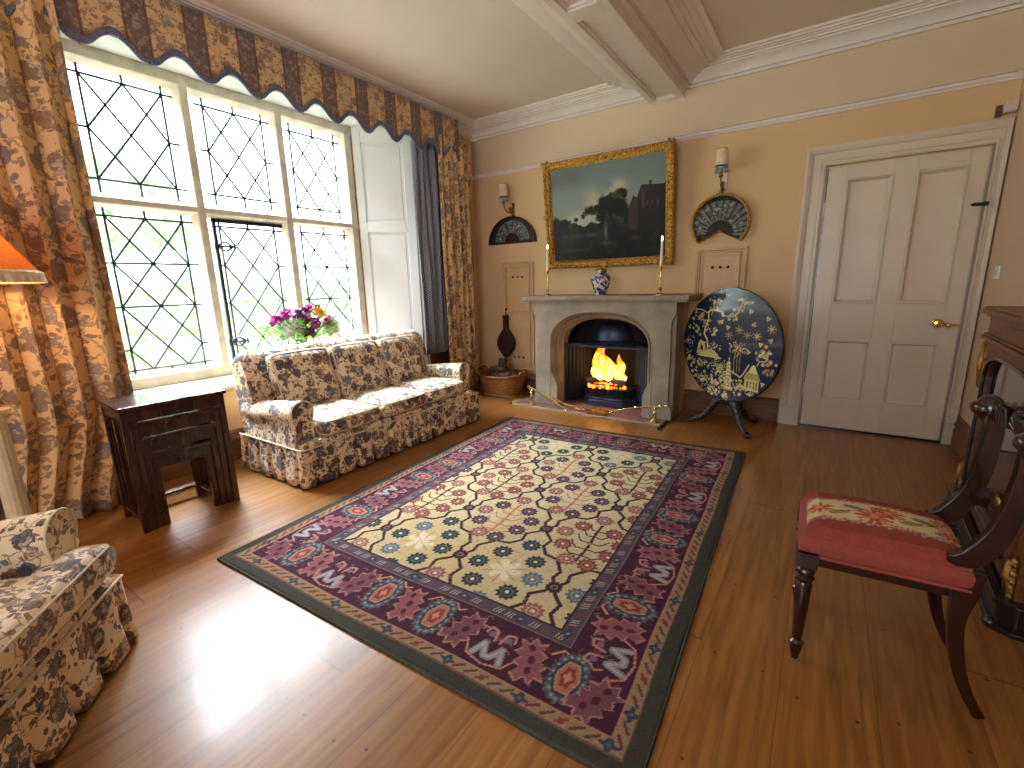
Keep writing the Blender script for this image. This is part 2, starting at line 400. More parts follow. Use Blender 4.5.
# ---------------------------------------------------------------- painter for woven / painted patterns
class Paint:
    def __init__(s, W, H, step, base):
        s.W, s.H, s.step = W, H, step
        s.nx, s.ny = int(round(W/step))+1, int(round(H/step))+1
        s.xs = np.linspace(0, W, s.nx); s.ys = np.linspace(0, H, s.ny)
        s.a = np.zeros((s.ny, s.nx, 3)); s.a[:] = lin(base); s.rs = np.random.RandomState(3)
    def win(s, x0, x1, y0, y1):
        i0, i1 = np.searchsorted(s.xs, [x0, x1]); j0, j1 = np.searchsorted(s.ys, [y0, y1])
        X, Y = np.meshgrid(s.xs[i0:i1], s.ys[j0:j1]); return (slice(j0, j1), slice(i0, i1)), X, Y
    def put(s, sl, m, c, op=1.0):
        r = s.a[sl]; r[m] = r[m]*(1-op) + np.array(lin(c))*op
    def rect(s, x0, x1, y0, y1, c, op=1.0):
        sl, X, Y = s.win(x0, x1, y0, y1); s.put(sl, np.ones_like(X, bool), c, op)
    def disc(s, x, y, r, c, op=1.0, pet=0, amp=0.15, sq=(1, 1), rot=0):
        R = r*1.35*max(sq); sl, X, Y = s.win(x-R, x+R, y-R, y+R)
        ca, sa = math.cos(rot), math.sin(rot); dx, dy = X-x, Y-y
        u, v = (dx*ca+dy*sa)/sq[0], (-dx*sa+dy*ca)/sq[1]
        rr = np.hypot(u, v); lim = r*(1+amp*np.cos(pet*np.arctan2(v, u))) if pet else r
        s.put(sl, rr < lim, c, op)
    def line(s, pts, wd, c, op=1.0):
        for (x0, y0), (x1, y1) in zip(pts[:-1], pts[1:]):
            h = wd/2+s.step; sl, X, Y = s.win(min(x0,x1)-h, max(x0,x1)+h, min(y0,y1)-h, max(y0,y1)+h)
            dx, dy = x1-x0, y1-y0; L = dx*dx+dy*dy+1e-12
            t = np.clip(((X-x0)*dx+(Y-y0)*dy)/L, 0, 1)
            s.put(sl, np.hypot(X-x0-t*dx, Y-y0-t*dy) < wd/2, c, op)
    def poly(s, pts, c, op=1.0):
        P = np.array(pts); sl, X, Y = s.win(P[:,0].min(), P[:,0].max(), P[:,1].min(), P[:,1].max())
        m = np.zeros_like(X, bool); n = len(P)
        for i in range(n):
            x0, y0 = P[i]; x1, y1 = P[(i+1)%n]
            with np.errstate(divide='ignore', invalid='ignore'):
                m ^= ((y0 > Y) != (y1 > Y)) & (X < (x1-x0)*(Y-y0)/((y1-y0) or 1e-12)+x0)
        s.put(sl, m, c, op)
    def noise(s, amt, sc=1):
        n = s.rs.rand(s.ny//sc+2, s.nx//sc+2); n = np.kron(n, np.ones((sc, sc)))[:s.ny, :s.nx]
        s.a *= (1-amt/2+amt*n)[:, :, None]
    def fill_attr(s, me, arr):
        at = me.color_attributes.new('pattern', 'FLOAT_COLOR', 'POINT')
        buf = np.ones((len(arr), 4), np.float32); buf[:, :3] = arr
        at.data.foreach_set('color', buf.ravel())
    def mesh(s, name, mat, fn, parent=None, keep=None, skirt=None):
        """grid mesh; fn(X,Y)->(N,3) positions; keep mask by vertex"""
        X, Y = np.meshgrid(s.xs, s.ys); co = fn(X.ravel(), Y.ravel()).astype(np.float32)
        idx = np.arange(s.nx*s.ny).reshape(s.ny, s.nx)
        q = np.stack([idx[:-1,:-1], idx[:-1,1:], idx[1:,1:], idx[1:,:-1]], -1).reshape(-1, 4)
        col = s.a.reshape(-1, 3)
        if keep is not None:
            k = keep(X.ravel(), Y.ravel()); q = q[k[q].all(1)]
            used = np.unique(q); mp = np.full(len(co), -1); mp[used] = np.arange(len(used)); q = mp[q]; co = co[used]; col = col[used]
        me = bpy.data.meshes.new(name)
        me.vertices.add(len(co)); me.vertices.foreach_set('co', co.ravel())
        me.loops.add(q.size); me.loops.foreach_set('vertex_index', q.ravel().astype(np.int32))
        me.polygons.add(len(q)); me.polygons.foreach_set('loop_start', (np.arange(len(q))*4).astype(np.int32))
        me.polygons.foreach_set('loop_total', np.full(len(q), 4, np.int32))
        me.update(calc_edges=True); me.validate()
        s.fill_attr(me, col); me.materials.append(mat)
        o = bpy.data.objects.new(name, me); COL.objects.link(o)
        if parent is not None: o.parent = parent
        return o
# ================================================================ ROOM SHELL
XL, XR, YB, YF, ZC = -3.6, 0.905, 4.57, -2.7, 3.02
def two_tone(name, lo, hi, z):
    t = NT(name); o = t.n('ShaderNodeTexCoord').outputs['Object']; zz = t.n('ShaderNodeSeparateXYZ', {0: o}).outputs[2]
    nz = t.n('ShaderNodeTexNoise', {'Vector': o, 'Scale': 1.7, 'Detail': 4}).outputs[0]
    c = t.mix(t.math('GREATER_THAN', zz, z), c4(lo), c4(hi))
    c = t.mix(0.5, c, t.ramp(nz, [(0.3, (0.93, 0.92, 0.90)), (0.7, (1, 1, 1))]), 'MULTIPLY')
    return t.fin(c, 0.75, 0, 0, 0.3)
M['wallpaint'] = two_tone('peach_wall_with_cream_frieze', (216, 184, 142), (214, 194, 164), 2.47)
M['wallpale'] = two_tone('light_paled_peach_wall_with_cream_frieze', (212, 184, 154), (212, 190, 162), 2.47)  # same peach paint, set paler for the light on the right wall
b = MB(); b.box(-4.15, 1.05, YF-.1, YB+.1, -.08, 0); struct(b.obj('floor', 'floor'))
b = MB(); b.box(-4.15, 1.05, YF-.1, YB+.1, ZC, ZC+.1); struct(b.obj('ceiling', 'ceiling'))
b = MB(); b.box(-4.15, 1.05, YB, YB+.1, 0, ZC); struct(b.obj('wall_back', 'wallpaint'))
b = MB(); b.box(-2.465, -2.30, 4.32, YB, 0, 1.07); b.box(-1.23, -1.068, 4.32, YB, 0, 1.07); struct(b.obj('trim_12', 'wallpaint'))
b = MB(); b.box(XR, XR+.1, YF, YB, 0, ZC); struct(b.obj('wall_right', 'wallpale'))
b = MB()
xy = lambda a, c, d: (a, c, d)
b.prism([(XL, YB), (XL, 3.60), (-4.0, 3.20), (-4.15, 3.20), (-4.15, YB)], 0, ZC, xy)
b.prism([(XL, YF), (XL, .57), (-4.0, .97), (-4.15, .97), (-4.15, YF)], 0, ZC, xy)
b.prism([(XL, .57), (XL, 3.60), (-4.0, 3.20), (-4.15, 3.20), (-4.15, .97), (-4.0, .97)], 0, .545, xy)
b.prism([(XL, .57), (XL, 3.60), (-4.0, 3.20), (-4.15, 3.20), (-4.15, .97), (-4.0, .97)], 2.80, ZC, xy)
struct(b.obj('wall_left', 'wallpaint'))
b = MB()
b.box(-3.6, -2.2, YF-.1, YF, 0, ZC); b.box(.3, XR, YF-.1, YF, 0, ZC); b.box(-2.2, .3, YF-.1, YF, 0, .8); b.box(-2.2, .3, YF-.1, YF, 2.4, ZC)  # unseen rear wall; its opening is added to let in fill light
struct(b.obj('wall_front', 'wallpaint'))

# cornices, beam, picture rail, skirtings
CP = [(0, 2.872), (.024, 2.872), (.024, 2.886), (.012, 2.886), (.012, 2.898), (.036, 2.898), (.036, 2.906), (.046, 2.922), (.062, 2.940), (.085, 2.954), (.108, 2.960), (.108, 2.970), (.132, 2.970), (.132, 2.984), (.152, 2.984), (.152, 2.992), (.176, 2.992), (.182, 3.002), (.205, 3.002), (.205, 3.03), (0, 3.03)]
CPB = [(d*1.65, z) for d, z in CP]
LB, RB = -1.50, -1.20   # lines where the beam cornices start
def sweep_trim(name, prof, path, offs, mat='plaster', kind=True):
    b = MB(); b.sweep(prof, path, offs); o = b.obj(name, mat, smooth=True, ang=35)
    return struct(o)
sweep_trim('trim_1', CP, [(XL, YF), (XL, YB), (LB, YB)], [(1, 0), (1, -1), (0, -1)])
sweep_trim('trim_2', CPB, [(LB, YB), (LB, YF)], [(-1, 0), (-1, 0)])
sweep_trim('trim_3', CP, [(RB, YB), (XR, YB), (XR, YF)], [(0, -1), (-1, -1), (-1, 0)])
sweep_trim('trim_4', CPB, [(RB, YB), (RB, YF)], [(1, 0), (1, 0)])
# panelled beam casing
b = MB()
b.box(-1.52, -1.18, YF, YB, 2.868, 2.90)
b.box(-1.50, -1.20, YF, YB, 2.84, 3.02)
def rails(x0, x1): b.box(x0, x1, YF, YB, 2.815, 2.842)
rails(-1.50, -1.445); rails(-1.255, -1.20)
ys = [(4.50, YB), (2.80, 2.93), (1.15, 1.28), (-.5, -.37), (YF, YF+.1)]
for y0, y1 in ys: b.box(-1.446, -1.254, y0, y1, 2.8152, 2.842)
for i in range(4):  # ovolo round each sunk panel
    y1, y0 = ys[i][0], ys[i+1][1]
    for (a, c) in (((-1.436, y0), (-1.436, y1)), ((-1.264, y0), (-1.264, y1))): b.bar((*a, 2.833), (*c, 2.833), .018, .016)
    for y in (y0+.009, y1-.009): b.bar((-1.436, y, 2.833), (-1.264, y, 2.833), .018, .016)
struct(b.obj('trim_5', 'plaster', bevel=.003))
RP = [(0, 2.462), (.010, 2.464), (.014, 2.475), (.030, 2.484), (.034, 2.498), (.022, 2.506), (.006, 2.512), (0, 2.515)]
sweep_trim('trim_6', RP, [(XL, 3.75), (XL, YB), (XR, YB), (XR, YF)], [(1, 0), (1, -1), (-1, -1), (-1, 0)], 'plaster')
BP = [(0, 0), (.026, 0), (.026, .125), (.020, .135), (.020, .150), (.026, .156), (.022, .172), (.014, .186), (.012, .205), (.016, .212), (.010, .225), (0, .228)]
sweep_trim('baseboard_left', BP, [(XL, YF), (XL, YB)], [(1, 0), (1, -1)], 'skirting')
sweep_trim('baseboard_back', [(d, z*.9) for d, z in BP], [(-1.06, YB), (-.255, YB)], [(0, -1), (0, -1)], 'skirting')
sweep_trim('baseboard_back', [(d, z*.9) for d, z in BP], [(XL, YB), (-2.47, YB)], [(1, -1), (0, -1)], 'skirting')
sweep_trim('baseboard_right', BP, [(XR, 4.53), (XR, YF)], [(-1, 0), (-1, 0)], 'skirting')
# cable pipe boxed down the corner by the window wall
b = MB(); b.tube([(XL+.02, 4.50, .2), (XL+.02, 4.50, 2.88)], .012, 8); struct(b.obj('trim_7', 'panelpaint', smooth=True))

# ================================================================ STONE MULLIONED WINDOW
win = group_struct('window_1', (-4.05, 2.08, .55))
def wobj(b, name, mat, parent=win, **k):
    o = b.obj(name, mat, None, **k); o.parent = parent
    o.matrix_parent_inverse = Matrix.Translation(-Vector(win.location)) if parent is win else parent.matrix_parent_inverse.copy()
    if parent is not win: o.matrix_parent_inverse = Matrix.Identity(4)
    return o
XF, XO = -4.0, -4.14
b = MB()
def mull(y0, y1, z0, z1):  # vertical member, hollow-chamfered
    c = .028
    b.prism([(XO, y0), (XO, y1), (-4.075, y1), (XF, y1-c), (XF, y0+c), (-4.075, y0)], z0, z1, xy)
mull(.97, 1.09, .60, 2.80); mull(1.69, 1.80, .60, 2.72); mull(2.395, 2.51, .60, 2.72); mull(3.08, 3.205, .60, 2.80)
def hor(z0, z1, ch0, ch1, y0=.97, y1=3.2):
    b.prism([(XO+.004, z0), (-4.075, z0), (XF-.005, z0+ch0), (XF-.005, z1-ch1), (-4.075, z1), (XO+.004, z1)], y0, y1, lambda a, c, d: (a, d, c))
hor(.545, .675, 0, .02); hor(1.812, 1.902, .025, .025); hor(2.675, 2.80, .03, 0)
wobj(b, 'stone_frame', 'stonewin', bevel=.006)
b = MB(); b.prism([(-3.56, .55), (-3.56, 3.62), (-3.62, 3.62), (-4.01, 3.22), (-4.01, .95), (-3.62, .55)], .545, .575, xy)
wobj(b, 'window_sill', 'white', bevel=.008)
b = MB(); b.prism([(XL-.01, .57), (XL-.01, 3.60), (-4.0, 3.20), (-4.0, .97)], 2.775, 2.80, xy)
wobj(b, 'soffit_board', 'lining')
XG = -4.07; KG = XG/-4.0
def gy(y): return y*KG
def gz(z): return 1.25+(z-1.25)*KG
panes = [(1.09, 1.69, 1.90, 2.68, (1.155, 1.38, 1.60), (1.983, 2.29, 2.603), 'u'),
         (1.80, 2.395, 1.90, 2.68, (1.857, 2.077, 2.295), (1.980, 2.29, 2.603), 'u'),
         (2.51, 3.08, 1.90, 2.68, (2.536, 2.757, 2.975), (1.967, 2.28, 2.592), 'u'),
         (1.09, 1.69, .66, 1.815, (1.145, 1.37, 1.595), (.715, .86, 1.156, 1.452, 1.755), 'l'),
         (1.80, 2.395, .66, 1.815, (1.85, 2.07, 2.29), (.715, .86, 1.156, 1.452, 1.745), 'c'),
         (2.51, 3.08, .66, 1.815, (2.54, 2.77, 3.0), (.715, .86, 1.156, 1.452, 1.755), 'l')]
LT = .013
for y0, y1, z0, z1, cols, rows, kind in panes:
    b = MB()
    L = lambda a, c, t=LT: b.bar((XG, gy(a[0]), gz(a[1])), (XG, gy(c[0]), gz(c[1])), .008, t, (1, 0, 0))
    def ld(a, c, t=LT): b.bar((XG, gy(a[0]), gz(a[1])), (XG, gy(c[0]), gz(c[1])), t, .008, (1, 0, 0))
    for y in (cols[0], cols[2]): ld((y, z0), (y, z1))
    for z in (rows[0], rows[-1]): ld((y0, z), (y1, z))
    for z0_, z1_ in ((z0, rows[0]), (rows[-1], z1)): ld((cols[1], z0_), (cols[1], z1_))
    for k, z in enumerate(rows[1:-1]):
        if kind == 'l' and k > 0: ld((y0, z), (y1, z))
        else: ld((y0, z), (cols[0], z)); ld((cols[2], z), (y1, z))
    for i in range(len(rows)-1):
        za, zb = rows[i], rows[i+1]
        for j in range(2):
            ya, yb = cols[j], cols[j+1]
            if i == 0 and kind != 'u':  # cut row at the bottom
                f = (zb-za)/.296; 
                if j == 0: ld((ya, zb), (lerp(ya, yb, f), za)); ld((yb, zb), (lerp(yb, ya, f), za))
                else: ld((ya, zb), (lerp(ya, yb, f), za)); ld((yb, zb), (lerp(yb, ya, f), za))
            else:
                ld((ya, za), (yb, zb)); ld((ya, zb), (yb, za))
    lo = wobj(b, 'leaded_lattice', 'lead')
    b = MB(); b.box(XG-.006, XG-.003, gy(y0)-.02, gy(y1)+.02, gz(z0)-.02, gz(z1)+.02)
    o = b.obj('glass_pane', 'glass'); o.parent = lo
    if kind == 'c':
        b = MB()
        for ya, yb, za, zb in ((1.80, 1.822, .66, 1.80), (2.365, 2.39, .66, 1.80)): b.box(XG-.01, XG+.015, gy(ya), gy(yb), gz(za), gz(zb))
        for za, zb in ((1.775, 1.80), (.66, .685)): b.box(XG-.01, XG+.015, gy(1.80), gy(2.39), gz(za), gz(zb))
        cf = wobj(b, 'casement_frame', 'iron')
        for zc in (1.600, .835):   # wrought strap hinges with a pierced leaf
            b = MB(); X = XG+.022; y = gy(1.80)
            b.tube([(X, y, zc-.03), (X, y, zc+.03)], .014, 8)
            for sgn in (-1, 0, 1):
                pts = [(X, y+.01+.11*t, zc+sgn*.034*math.sin(PI*t)) for t in [i/8 for i in range(9)]]
                b.tube(pts, .0085, 6)
            b.tube([(X, y+.115, zc), (X, y+.165, zc)], [.010, .005], 6); b.tube([(X, y+.137, zc-.024), (X, y+.137, zc+.024)], .008, 6)
            b.ball((X, y+.012, zc), .018, 8)
            o = b.obj('strap_hinge', 'iron', smooth=True); o.parent = cf
for ch in win.children:
    ch.matrix_parent_inverse = Matrix.Translation(-Vector(win.location))
# splayed panelled shutter boxing on the right (and its twin on the left)
def shutter(name, p, q):
    p, q = Vector((*p, 0)), Vector((*q, 0)); L = (q-p).length; d = (q-p)/L; n = d.cross(Vector((0, 0, 1)))
    if n.x < 0: n = -n
    f = lambda a, z, e: tuple(p+d*a+n*e+Vector((0, 0, z)))
    b = MB()
    def bx(a0, a1, z0, z1, e0, e1): b.hexa([f(a0, z0, e0), f(a1, z0, e0), f(a1, z0, e1), f(a0, z0, e1), f(a0, z1, e0), f(a1, z1, e0), f(a1, z1, e1), f(a0, z1, e1)])
    bx(0, L, .575, 2.775, 0, .012)
    for a0, a1, z0, z1 in ((0, .075, .575, 2.775), (L-.09, L, .575, 2.775), (.075, L-.09, 2.64, 2.775), (.075, L-.09, 1.80, 1.90), (.075, L-.09, .575, .70)): bx(a0, a1, z0, z1, .012, .026)
    for z0, z1 in ((.70, 1.80), (1.90, 2.64)):
        bx(.10, L-.115, z0+.025, z1-.025, .012, .018)
    o = b.obj(name, 'shutter', bevel=.005); return struct(o)
shutter('trim_8', (-4.0, 3.20), (-3.605, 3.595)); shutter('trim_9', (-4.0, .97), (-3.605, .575))
b = MB(); b.box(XL, XL+.012, 3.63, 4.44, .23, 2.46); struct(b.obj('trim_10', 'skirting'))
b = MB(); b.box(XL, XL+.025, 3.60, 3.66, .23, 2.8); struct(b.obj('trim_11', 'shutter', bevel=.004))

# ================================================================ DOOR
D0, D1, DH = -.078, .814, 2.068
door = group_struct('door_1', (.3, YB, 0))
def dchild(b, name, mat, par=door, **k):
    o = b.obj(name, mat, **k); o.parent = par
    if par is door: o.matrix_parent_inverse = Matrix.Translation(-Vector(door.location))
    return o
yf = YB-.004
b = MB()
b.box(D0, D1, yf-.022, yf, .018, DH)
# real sunk-and-fielded panels: rails and stiles stand proud
px = [(.008, .285), (.415, .700-.075)]
def fr(x0, x1, z0, z1, e): b.box(x0, x1, yf-.034-e, yf-.020, z0, z1)
up0, up1, lo0, lo1 = 1.035, 1.975, .255, .745
PX = [(.028, .282), (.398, .625)]
PX = [(.05, .305), (.43, .665)]
W = D1-D0
PX = [(.040, .322), (.448, .722)]
W0 = [D0, PX[0][0], PX[0][1], PX[1][0], PX[1][1], D1]
for x0, x1 in ((W0[0], W0[1]), (W0[2], W0[3]), (W0[4], W0[5])): fr(x0, x1, .018, DH, .012)
for x0, x1 in PX:
    for z0, z1 in ((.018, lo0), (lo1, up0), (up1, DH)): fr(x0, x1, z0, z1, .012)
leaf = dchild(b, 'door_leaf', 'white', bevel=.002)
for (x0, x1) in PX:
    for z0, z1 in ((lo0, lo1), (up0, up1)):
        b = MB(); y = yf-.034
        prof = [(0, -.012), (.004, -.020), (.012, -.020), (.024, -.002), (.032, .010), (.05, .010)] if z0 > 1 else [(0, -.012), (.004, -.015), (.010, -.014), (.018, .004), (.022, .008), (.05, .008)]
        rows = []
        for d, e in prof: rows.append([(x0+d, y+e, z0+d), (x1-d, y+e, z0+d), (x1-d, y+e, z1-d), (x0+d, y+e, z1-d)])
        V = b.grid(rows, True); b.face(V[-1])
        o = dchild(b, 'door_panel', 'white', leaf)
        o.matrix_parent_inverse = Matrix.Identity(4)
# architrave: outer x -.242..~.89, top 2.232
AR = [(0, .0), (0, .030), (.012, .036), (.030, .036), (.036, .028), (.05, .024), (.095, .024), (.10, .034), (.118, .040), (.135, .046), (.15, .046), (.155, .0)]
b = MB(); xi0, xi1, zi = D0-.018, D1+.018, DH+.018
k0, k1, kz = (xi0+.242)/.155, (.895-xi1)/.155, (2.232-zi)/.155
rows = []
for (X, sx, z, sz) in ((xi0, -k0, 0, 0), (xi0, -k0, zi, kz), (xi1, k1, zi, kz), (xi1, k1, 0, 0)):
    rows.append([(X+sx*d, YB-e*1.2, z+sz*d) for d, e in AR])
b.grid(rows); dchild(b, 'architrave', 'white', smooth=True, ang=30)
b = MB()
for X0, X1 in ((xi0-k0*.155, xi0), (xi1, xi1+k1*.155)): b.box(X0-.004, X1, YB-.066, YB, 0, .16)
b.box(D0-.02, D1+.02, YB-.003, YB, .0, 2.07)
dchild(b, 'plinth_block', 'white', bevel=.006)
b = MB(); b.box(D0-.007, D0, YB-.006, YB, 0, DH); b.box(D1, D1+.007, YB-.006, YB, 0, DH); b.box(D0-.01, D1+.01, YB-.05, YB-.004, 0, .016)
dchild(b, 'door_gap_shade', 'ebony')  # dark strips stand in for the shade in the gaps round the door
b = MB()
R90 = Matrix.Rotation(PI/2, 4, 'X')
b.lathe([(.028, 0), (.028, .004), (.012, .006), (.009, .03), (.020, .036), (.030, .046), (.032, .058), (.024, .07), (.006, .074)], (.688, yf-.046, .900), 20, mat=R90)
dchild(b, 'door_knob', 'brass', smooth=True)
b = MB(); b.lathe([(.017, 0), (.017, .012), (.02, .03), (.014, .045), (.004, .05)], (.748, yf-.046, .888), 14, mat=R90); b.box(.745, .81, yf-.056, yf-.046, .882, .896)
dchild(b, 'keyhole_cover', 'brass', smooth=True)
b = MB(); b.box(.765, .812, yf-.062, yf-.046, 1.695, 1.717); b.tube([(.755, yf-.064, 1.706), (.845, yf-.064, 1.706)], .006, 8); b.box(.818, .845, yf-.07, yf-.03, 1.694, 1.718)
dchild(b, 'door_bolt', 'iron', bevel=.002)
for z in (1.76, .33):
    b = MB(); b.tube([(D0-.006, yf-.05, z-.05), (D0-.006, yf-.05, z+.05)], .008, 8); dchild(b, 'hinge', 'white', smooth=True)

# cupboard doors with vent holes either side of the chimneypiece
def cupboard(name, x0, x1, z0, z1, zsplit):
    g = group_struct(name, ((x0+x1)/2, YB, z0)); inv = Matrix.Translation(-Vector(g.location))
    b = MB(); P = [(0, 0), (0, .022), (.008, .028), (.02, .026), (.028, .016), (.04, .014), (.045, .0)]
    rows = []
    for X, sx, z, sz in ((x0, 1, z0, 1), (x0, 1, z1, -1), (x1, -1, z1, -1), (x1, -1, z0, 1)): rows.append([(X+sx*d, YB-e, z+sz*d) for d, e in P])
    b.grid(list(zip(*rows)), True) if False else b.grid(rows+[rows[0]])
    o = b.obj('cupboard_frame', 'panelpaint', smooth=True, ang=30); o.parent = g; o.matrix_parent_inverse = inv
    b = MB(); a0, a1 = x0+.055, x1-.055; b.box(a0, a1, YB-.010, YB, z0+.055, z1-.055)
    for s0, s1, hz in ((z0+.07, zsplit-.02, z0+.17), (zsplit+.02, z1-.07, z1-.155)):
        e = YB-.010
        for (p0, p1, q0, q1) in ((a0, a1, s0-.015, s0), (a0, a1, s1, s1+.015), (a0, a0+.012, s0, s1), (a1-.012, a1, s0, s1)):
            b.box(p0, p1, e-.010, e, q0, q1)
    o = b.obj('cupboard_leaf', 'panelpaint', bevel=.003); o.parent = g; o.matrix_parent_inverse = inv
    for hz in (z0+.155, z1-.17):
        for k in (-1, 0, 1):
            b = MB(); b.lathe([(.0125, 0), (.0125, .006)], ((x0+x1)/2+k*.065, YB-.0095, hz), 12, mat=R90)
            h = b.obj('vent_hole_shade', 'hole'); h.parent = o  # black disc paints the shade inside a vent hole
cupboard('door_2', -3.21, -2.77, .235, 1.50, .93)
cupboard('door_3', -1.03, -.60, .215, 1.525, .93)

# ================================================================ OUTSIDE
def leafmat(name, a, c):
    t = NT(name); v = t.coord(); n1 = t.n('ShaderNodeTexNoise', {'Vector': v, 'Scale': 7, 'Detail': 6}).outputs[0]
    return t.fin(t.ramp(n1, [(0.35, lin(a)), (0.65, lin(c))]), 0.8)
M['leaf'] = leafmat('hedge_leaves', (84, 98, 74), (140, 154, 124)); M['grass'] = leafmat('lawn_grass', (130, 142, 112), (150, 162, 130)); M['gravel'] = simple('pale_gravel', (206, 200, 186), .9)
b = MB(); b.box(-7.2, -4.3, -4, 9, -.75, -.7); struct(b.obj('ground', 'gravel'))
b = MB(); b.box(-30, -7.2, -14, 22, -.75, -.7); tag(b.obj('lawn', 'grass'), 'lawn beyond the gravel outside the leaded window', 'lawn', kind='stuff')
def shrub(name, c, r, sc, label, cat):
    b = MB(); g = bmesh.ops.create_icosphere(b.bm, subdivisions=5, radius=1)
    for v in g['verts']:
        d = v.co.normalized(); k = 1 + .22*noise.noise(d*2.3+Vector(c)) + .10*noise.noise(d*9+Vector(c)) + .06*noise.noise(d*25)
        v.co = Vector((d.x*r*sc[0]*k, d.y*r*sc[1]*k, max(-.0, d.z*sc[2]*k*r+r*sc[2]*.9)))
    o = b.obj(name, 'leaf', loc=(c[0], c[1], -.7)); tag(o, label, cat)
shrub('hedge', (-10, 4.6, 0), 1.5, (1, 2.6, .9), 'clipped green hedge seen through the lower leaded lights', 'hedge')
shrub('shrub', (-12, 11.8, 0), 1.7, (1, 1.6, 1.1), 'rounded green shrub beyond the window nearest the fireplace', 'shrub')
shrub('tree', (-15, 4.0, 0), 2.4, (1, 1, 1.15), 'pale hazy tree beyond the hedge outside the window', 'tree')
# ================================================================ FIREPLACE
def child(b, name, mat, par, **k):
    o = b.obj(name, mat, **k) if isinstance(b, MB) else b
    o.parent = par; o.matrix_parent_inverse = Matrix.Translation(-Vector(par.location)) if par.type == 'EMPTY' else Matrix.Identity(4)
    return o
CX = -1.765
fp = empty('fireplace_surround', 'grey-buff carved stone chimneypiece with wide moulded arch around the lit fire', 'fireplace', (CX, 4.3, .012))
def arch(a, zs, za, n=40, p=.80, q=.92, cx=CX):
    pts = [(cx-a, .012)]
    for i in range(n+1):
        t = PI*i/n; c, s = math.cos(t), math.sin(t)
        pts.append((cx-a*math.copysign(abs(c)**p, c), zs+(za-zs)*max(0, s)**q))
    return pts+[(cx+a, .012)]
X0, X1 = -2.485, -1.05
y3 = lambda a, c, d: (a, d, c)
b = MB()
A0 = arch(.53, .66, .985)
outer = [(X1-.035, .012), (X1-.035, 1.075), (X0+.035, 1.075), (X0+.035, .012)]
def u_poly(xi0, xi1, A, top=1.075): return [(xi0, .012)]+[(x, z) for x, z in A][0:]+[(xi1, .012), (xi1, top), (xi0, top)]
b.prism(u_poly(X0+.035, X1-.035, A0), 4.07, 4.12, y3)
b.prism(u_poly(X0, X1, arch(.53, .66, .985)), 4.105, 4.33, y3)
for s, xe in ((-1, X0), (1, X1)):   # square blocks where the chamfer stops
    b.prism([(xe, .012), (xe, .10), (xe-s*.035, .20), (xe-s*.04, .012)], 4.07, 4.12, y3)
    b.prism([(xe, 1.075), (xe, .96), (xe-s*.035, .90), (xe-s*.04, 1.075)], 4.07, 4.12, y3)
surround = child(b, 'stone_surround', 'stone', fp, bevel=.004)
b = MB(); rows = []
for a, zs, za, y in ((.534, .66, .988, 4.072), (.524, .66, .978, 4.066), (.514, .658, .968, 4.074), (.508, .656, .963, 4.11), (.500, .655, .956, 4.140), (.486, .652, .945, 4.155), (.480, .65, .939, 4.150), (.476, .65, .935, 4.138), (.466, .648, .925, 4.138), (.460, .646, .918, 4.16), (.452, .644, .911, 4.20), (.440, .64, .900, 4.215), (.436, .64, .895, 4.30)):
    rows.append([(x, y, z) for x, z in arch(a, zs, za)])
b.grid(rows)
for s in (-1, 1):
    for k, (z0, z1, w0) in enumerate(((.012, .22, .09),)):
        xa, xb = CX+s*.53, CX+s*.445
        b.prism([(xa, .012), (xb, .012), (xb, .22), (lerp(xa, xb, .6), .30), (xa, .37)], 4.071, 4.3, y3)
child(b, 'arch_moulding', 'stone', fp, smooth=True, ang=35)
b = MB()
b.box(-2.595, -.942, 4.015, YB, 1.085, 1.128); b.box(-2.575, -.955, 4.035, YB, 1.068, 1.088)
child(b, 'mantel_shelf', 'stone', fp, bevel=.006)
# iron insert
ins = empty('register_grate', 'blue-black cast iron fire insert with fluted splayed cheeks and domed hood', 'fireplace insert', (CX, 4.35, .012))
b = MB(); b.box(CX-.52, CX+.52, 4.52, 4.56, .012, 1.0); b.box(CX-.53, CX-.50, 4.22, 4.55, .012, 1.0); b.box(CX+.50, CX+.53, 4.22, 4.55, .012, 1.0); b.box(CX-.52, CX+.52, 4.30, 4.55, .96, 1.0)
child(b, 'fireback', 'soot', ins)
def cheek(s):
    b = MB(); P = Vector((CX+s*.435, 4.225, 0)); Q = Vector((CX+s*.245, 4.46, 0)); d = (Q-P).normalized(); L = (Q-P).length
    b.bar((P.x, P.y, .335), (Q.x, Q.y, .335), .02, .60)
    n = Vector((-s*abs(d.y), -abs(d.x), 0)).normalized()
    for k in range(6):
        c = P+d*(L*(k+1)/7)+n*.012
        b.tube([(c.x, c.y, .10), (c.x, c.y, .60)], .010, 8)
    return child(b, 'fluted_cheek', 'ironblue' if s > 0 else 'iron', ins, smooth=True), P, d, L, n  # right cheek lit by the bluer, lighter iron colour; left kept dark
cheek(-1); _, P, d, L, n = cheek(1)
b = MB(); c = P+d*(L*.45)+n*.03; pts = [(c.x+d.x*.035*math.cos(t), c.y+d.y*.035*math.cos(t), .20+.05*math.sin(t)) for t in [2*PI*k/16 for k in range(17)]]
b.tube(pts, .006, 6); b.ball((c.x, c.y, .255), .014, 8); child(b, 'ring_handle', 'iron', ins, smooth=True)
b = MB(); b.box(CX-.445, CX+.445, 4.218, 4.238, .610, .632); child(b, 'frame_bar', 'ironblue', ins, bevel=.003)
b = MB(); rows = []
for k in range(9):
    t = k/8; r = .215*math.cos(t*PI/2*.80); z = .70 + .15*math.sin(t*PI/2)
    rows.append([(CX-.02+r*math.cos(a), 4.50-.75*r*math.sin(a), z) for a in [PI*j/24 for j in range(25)]])
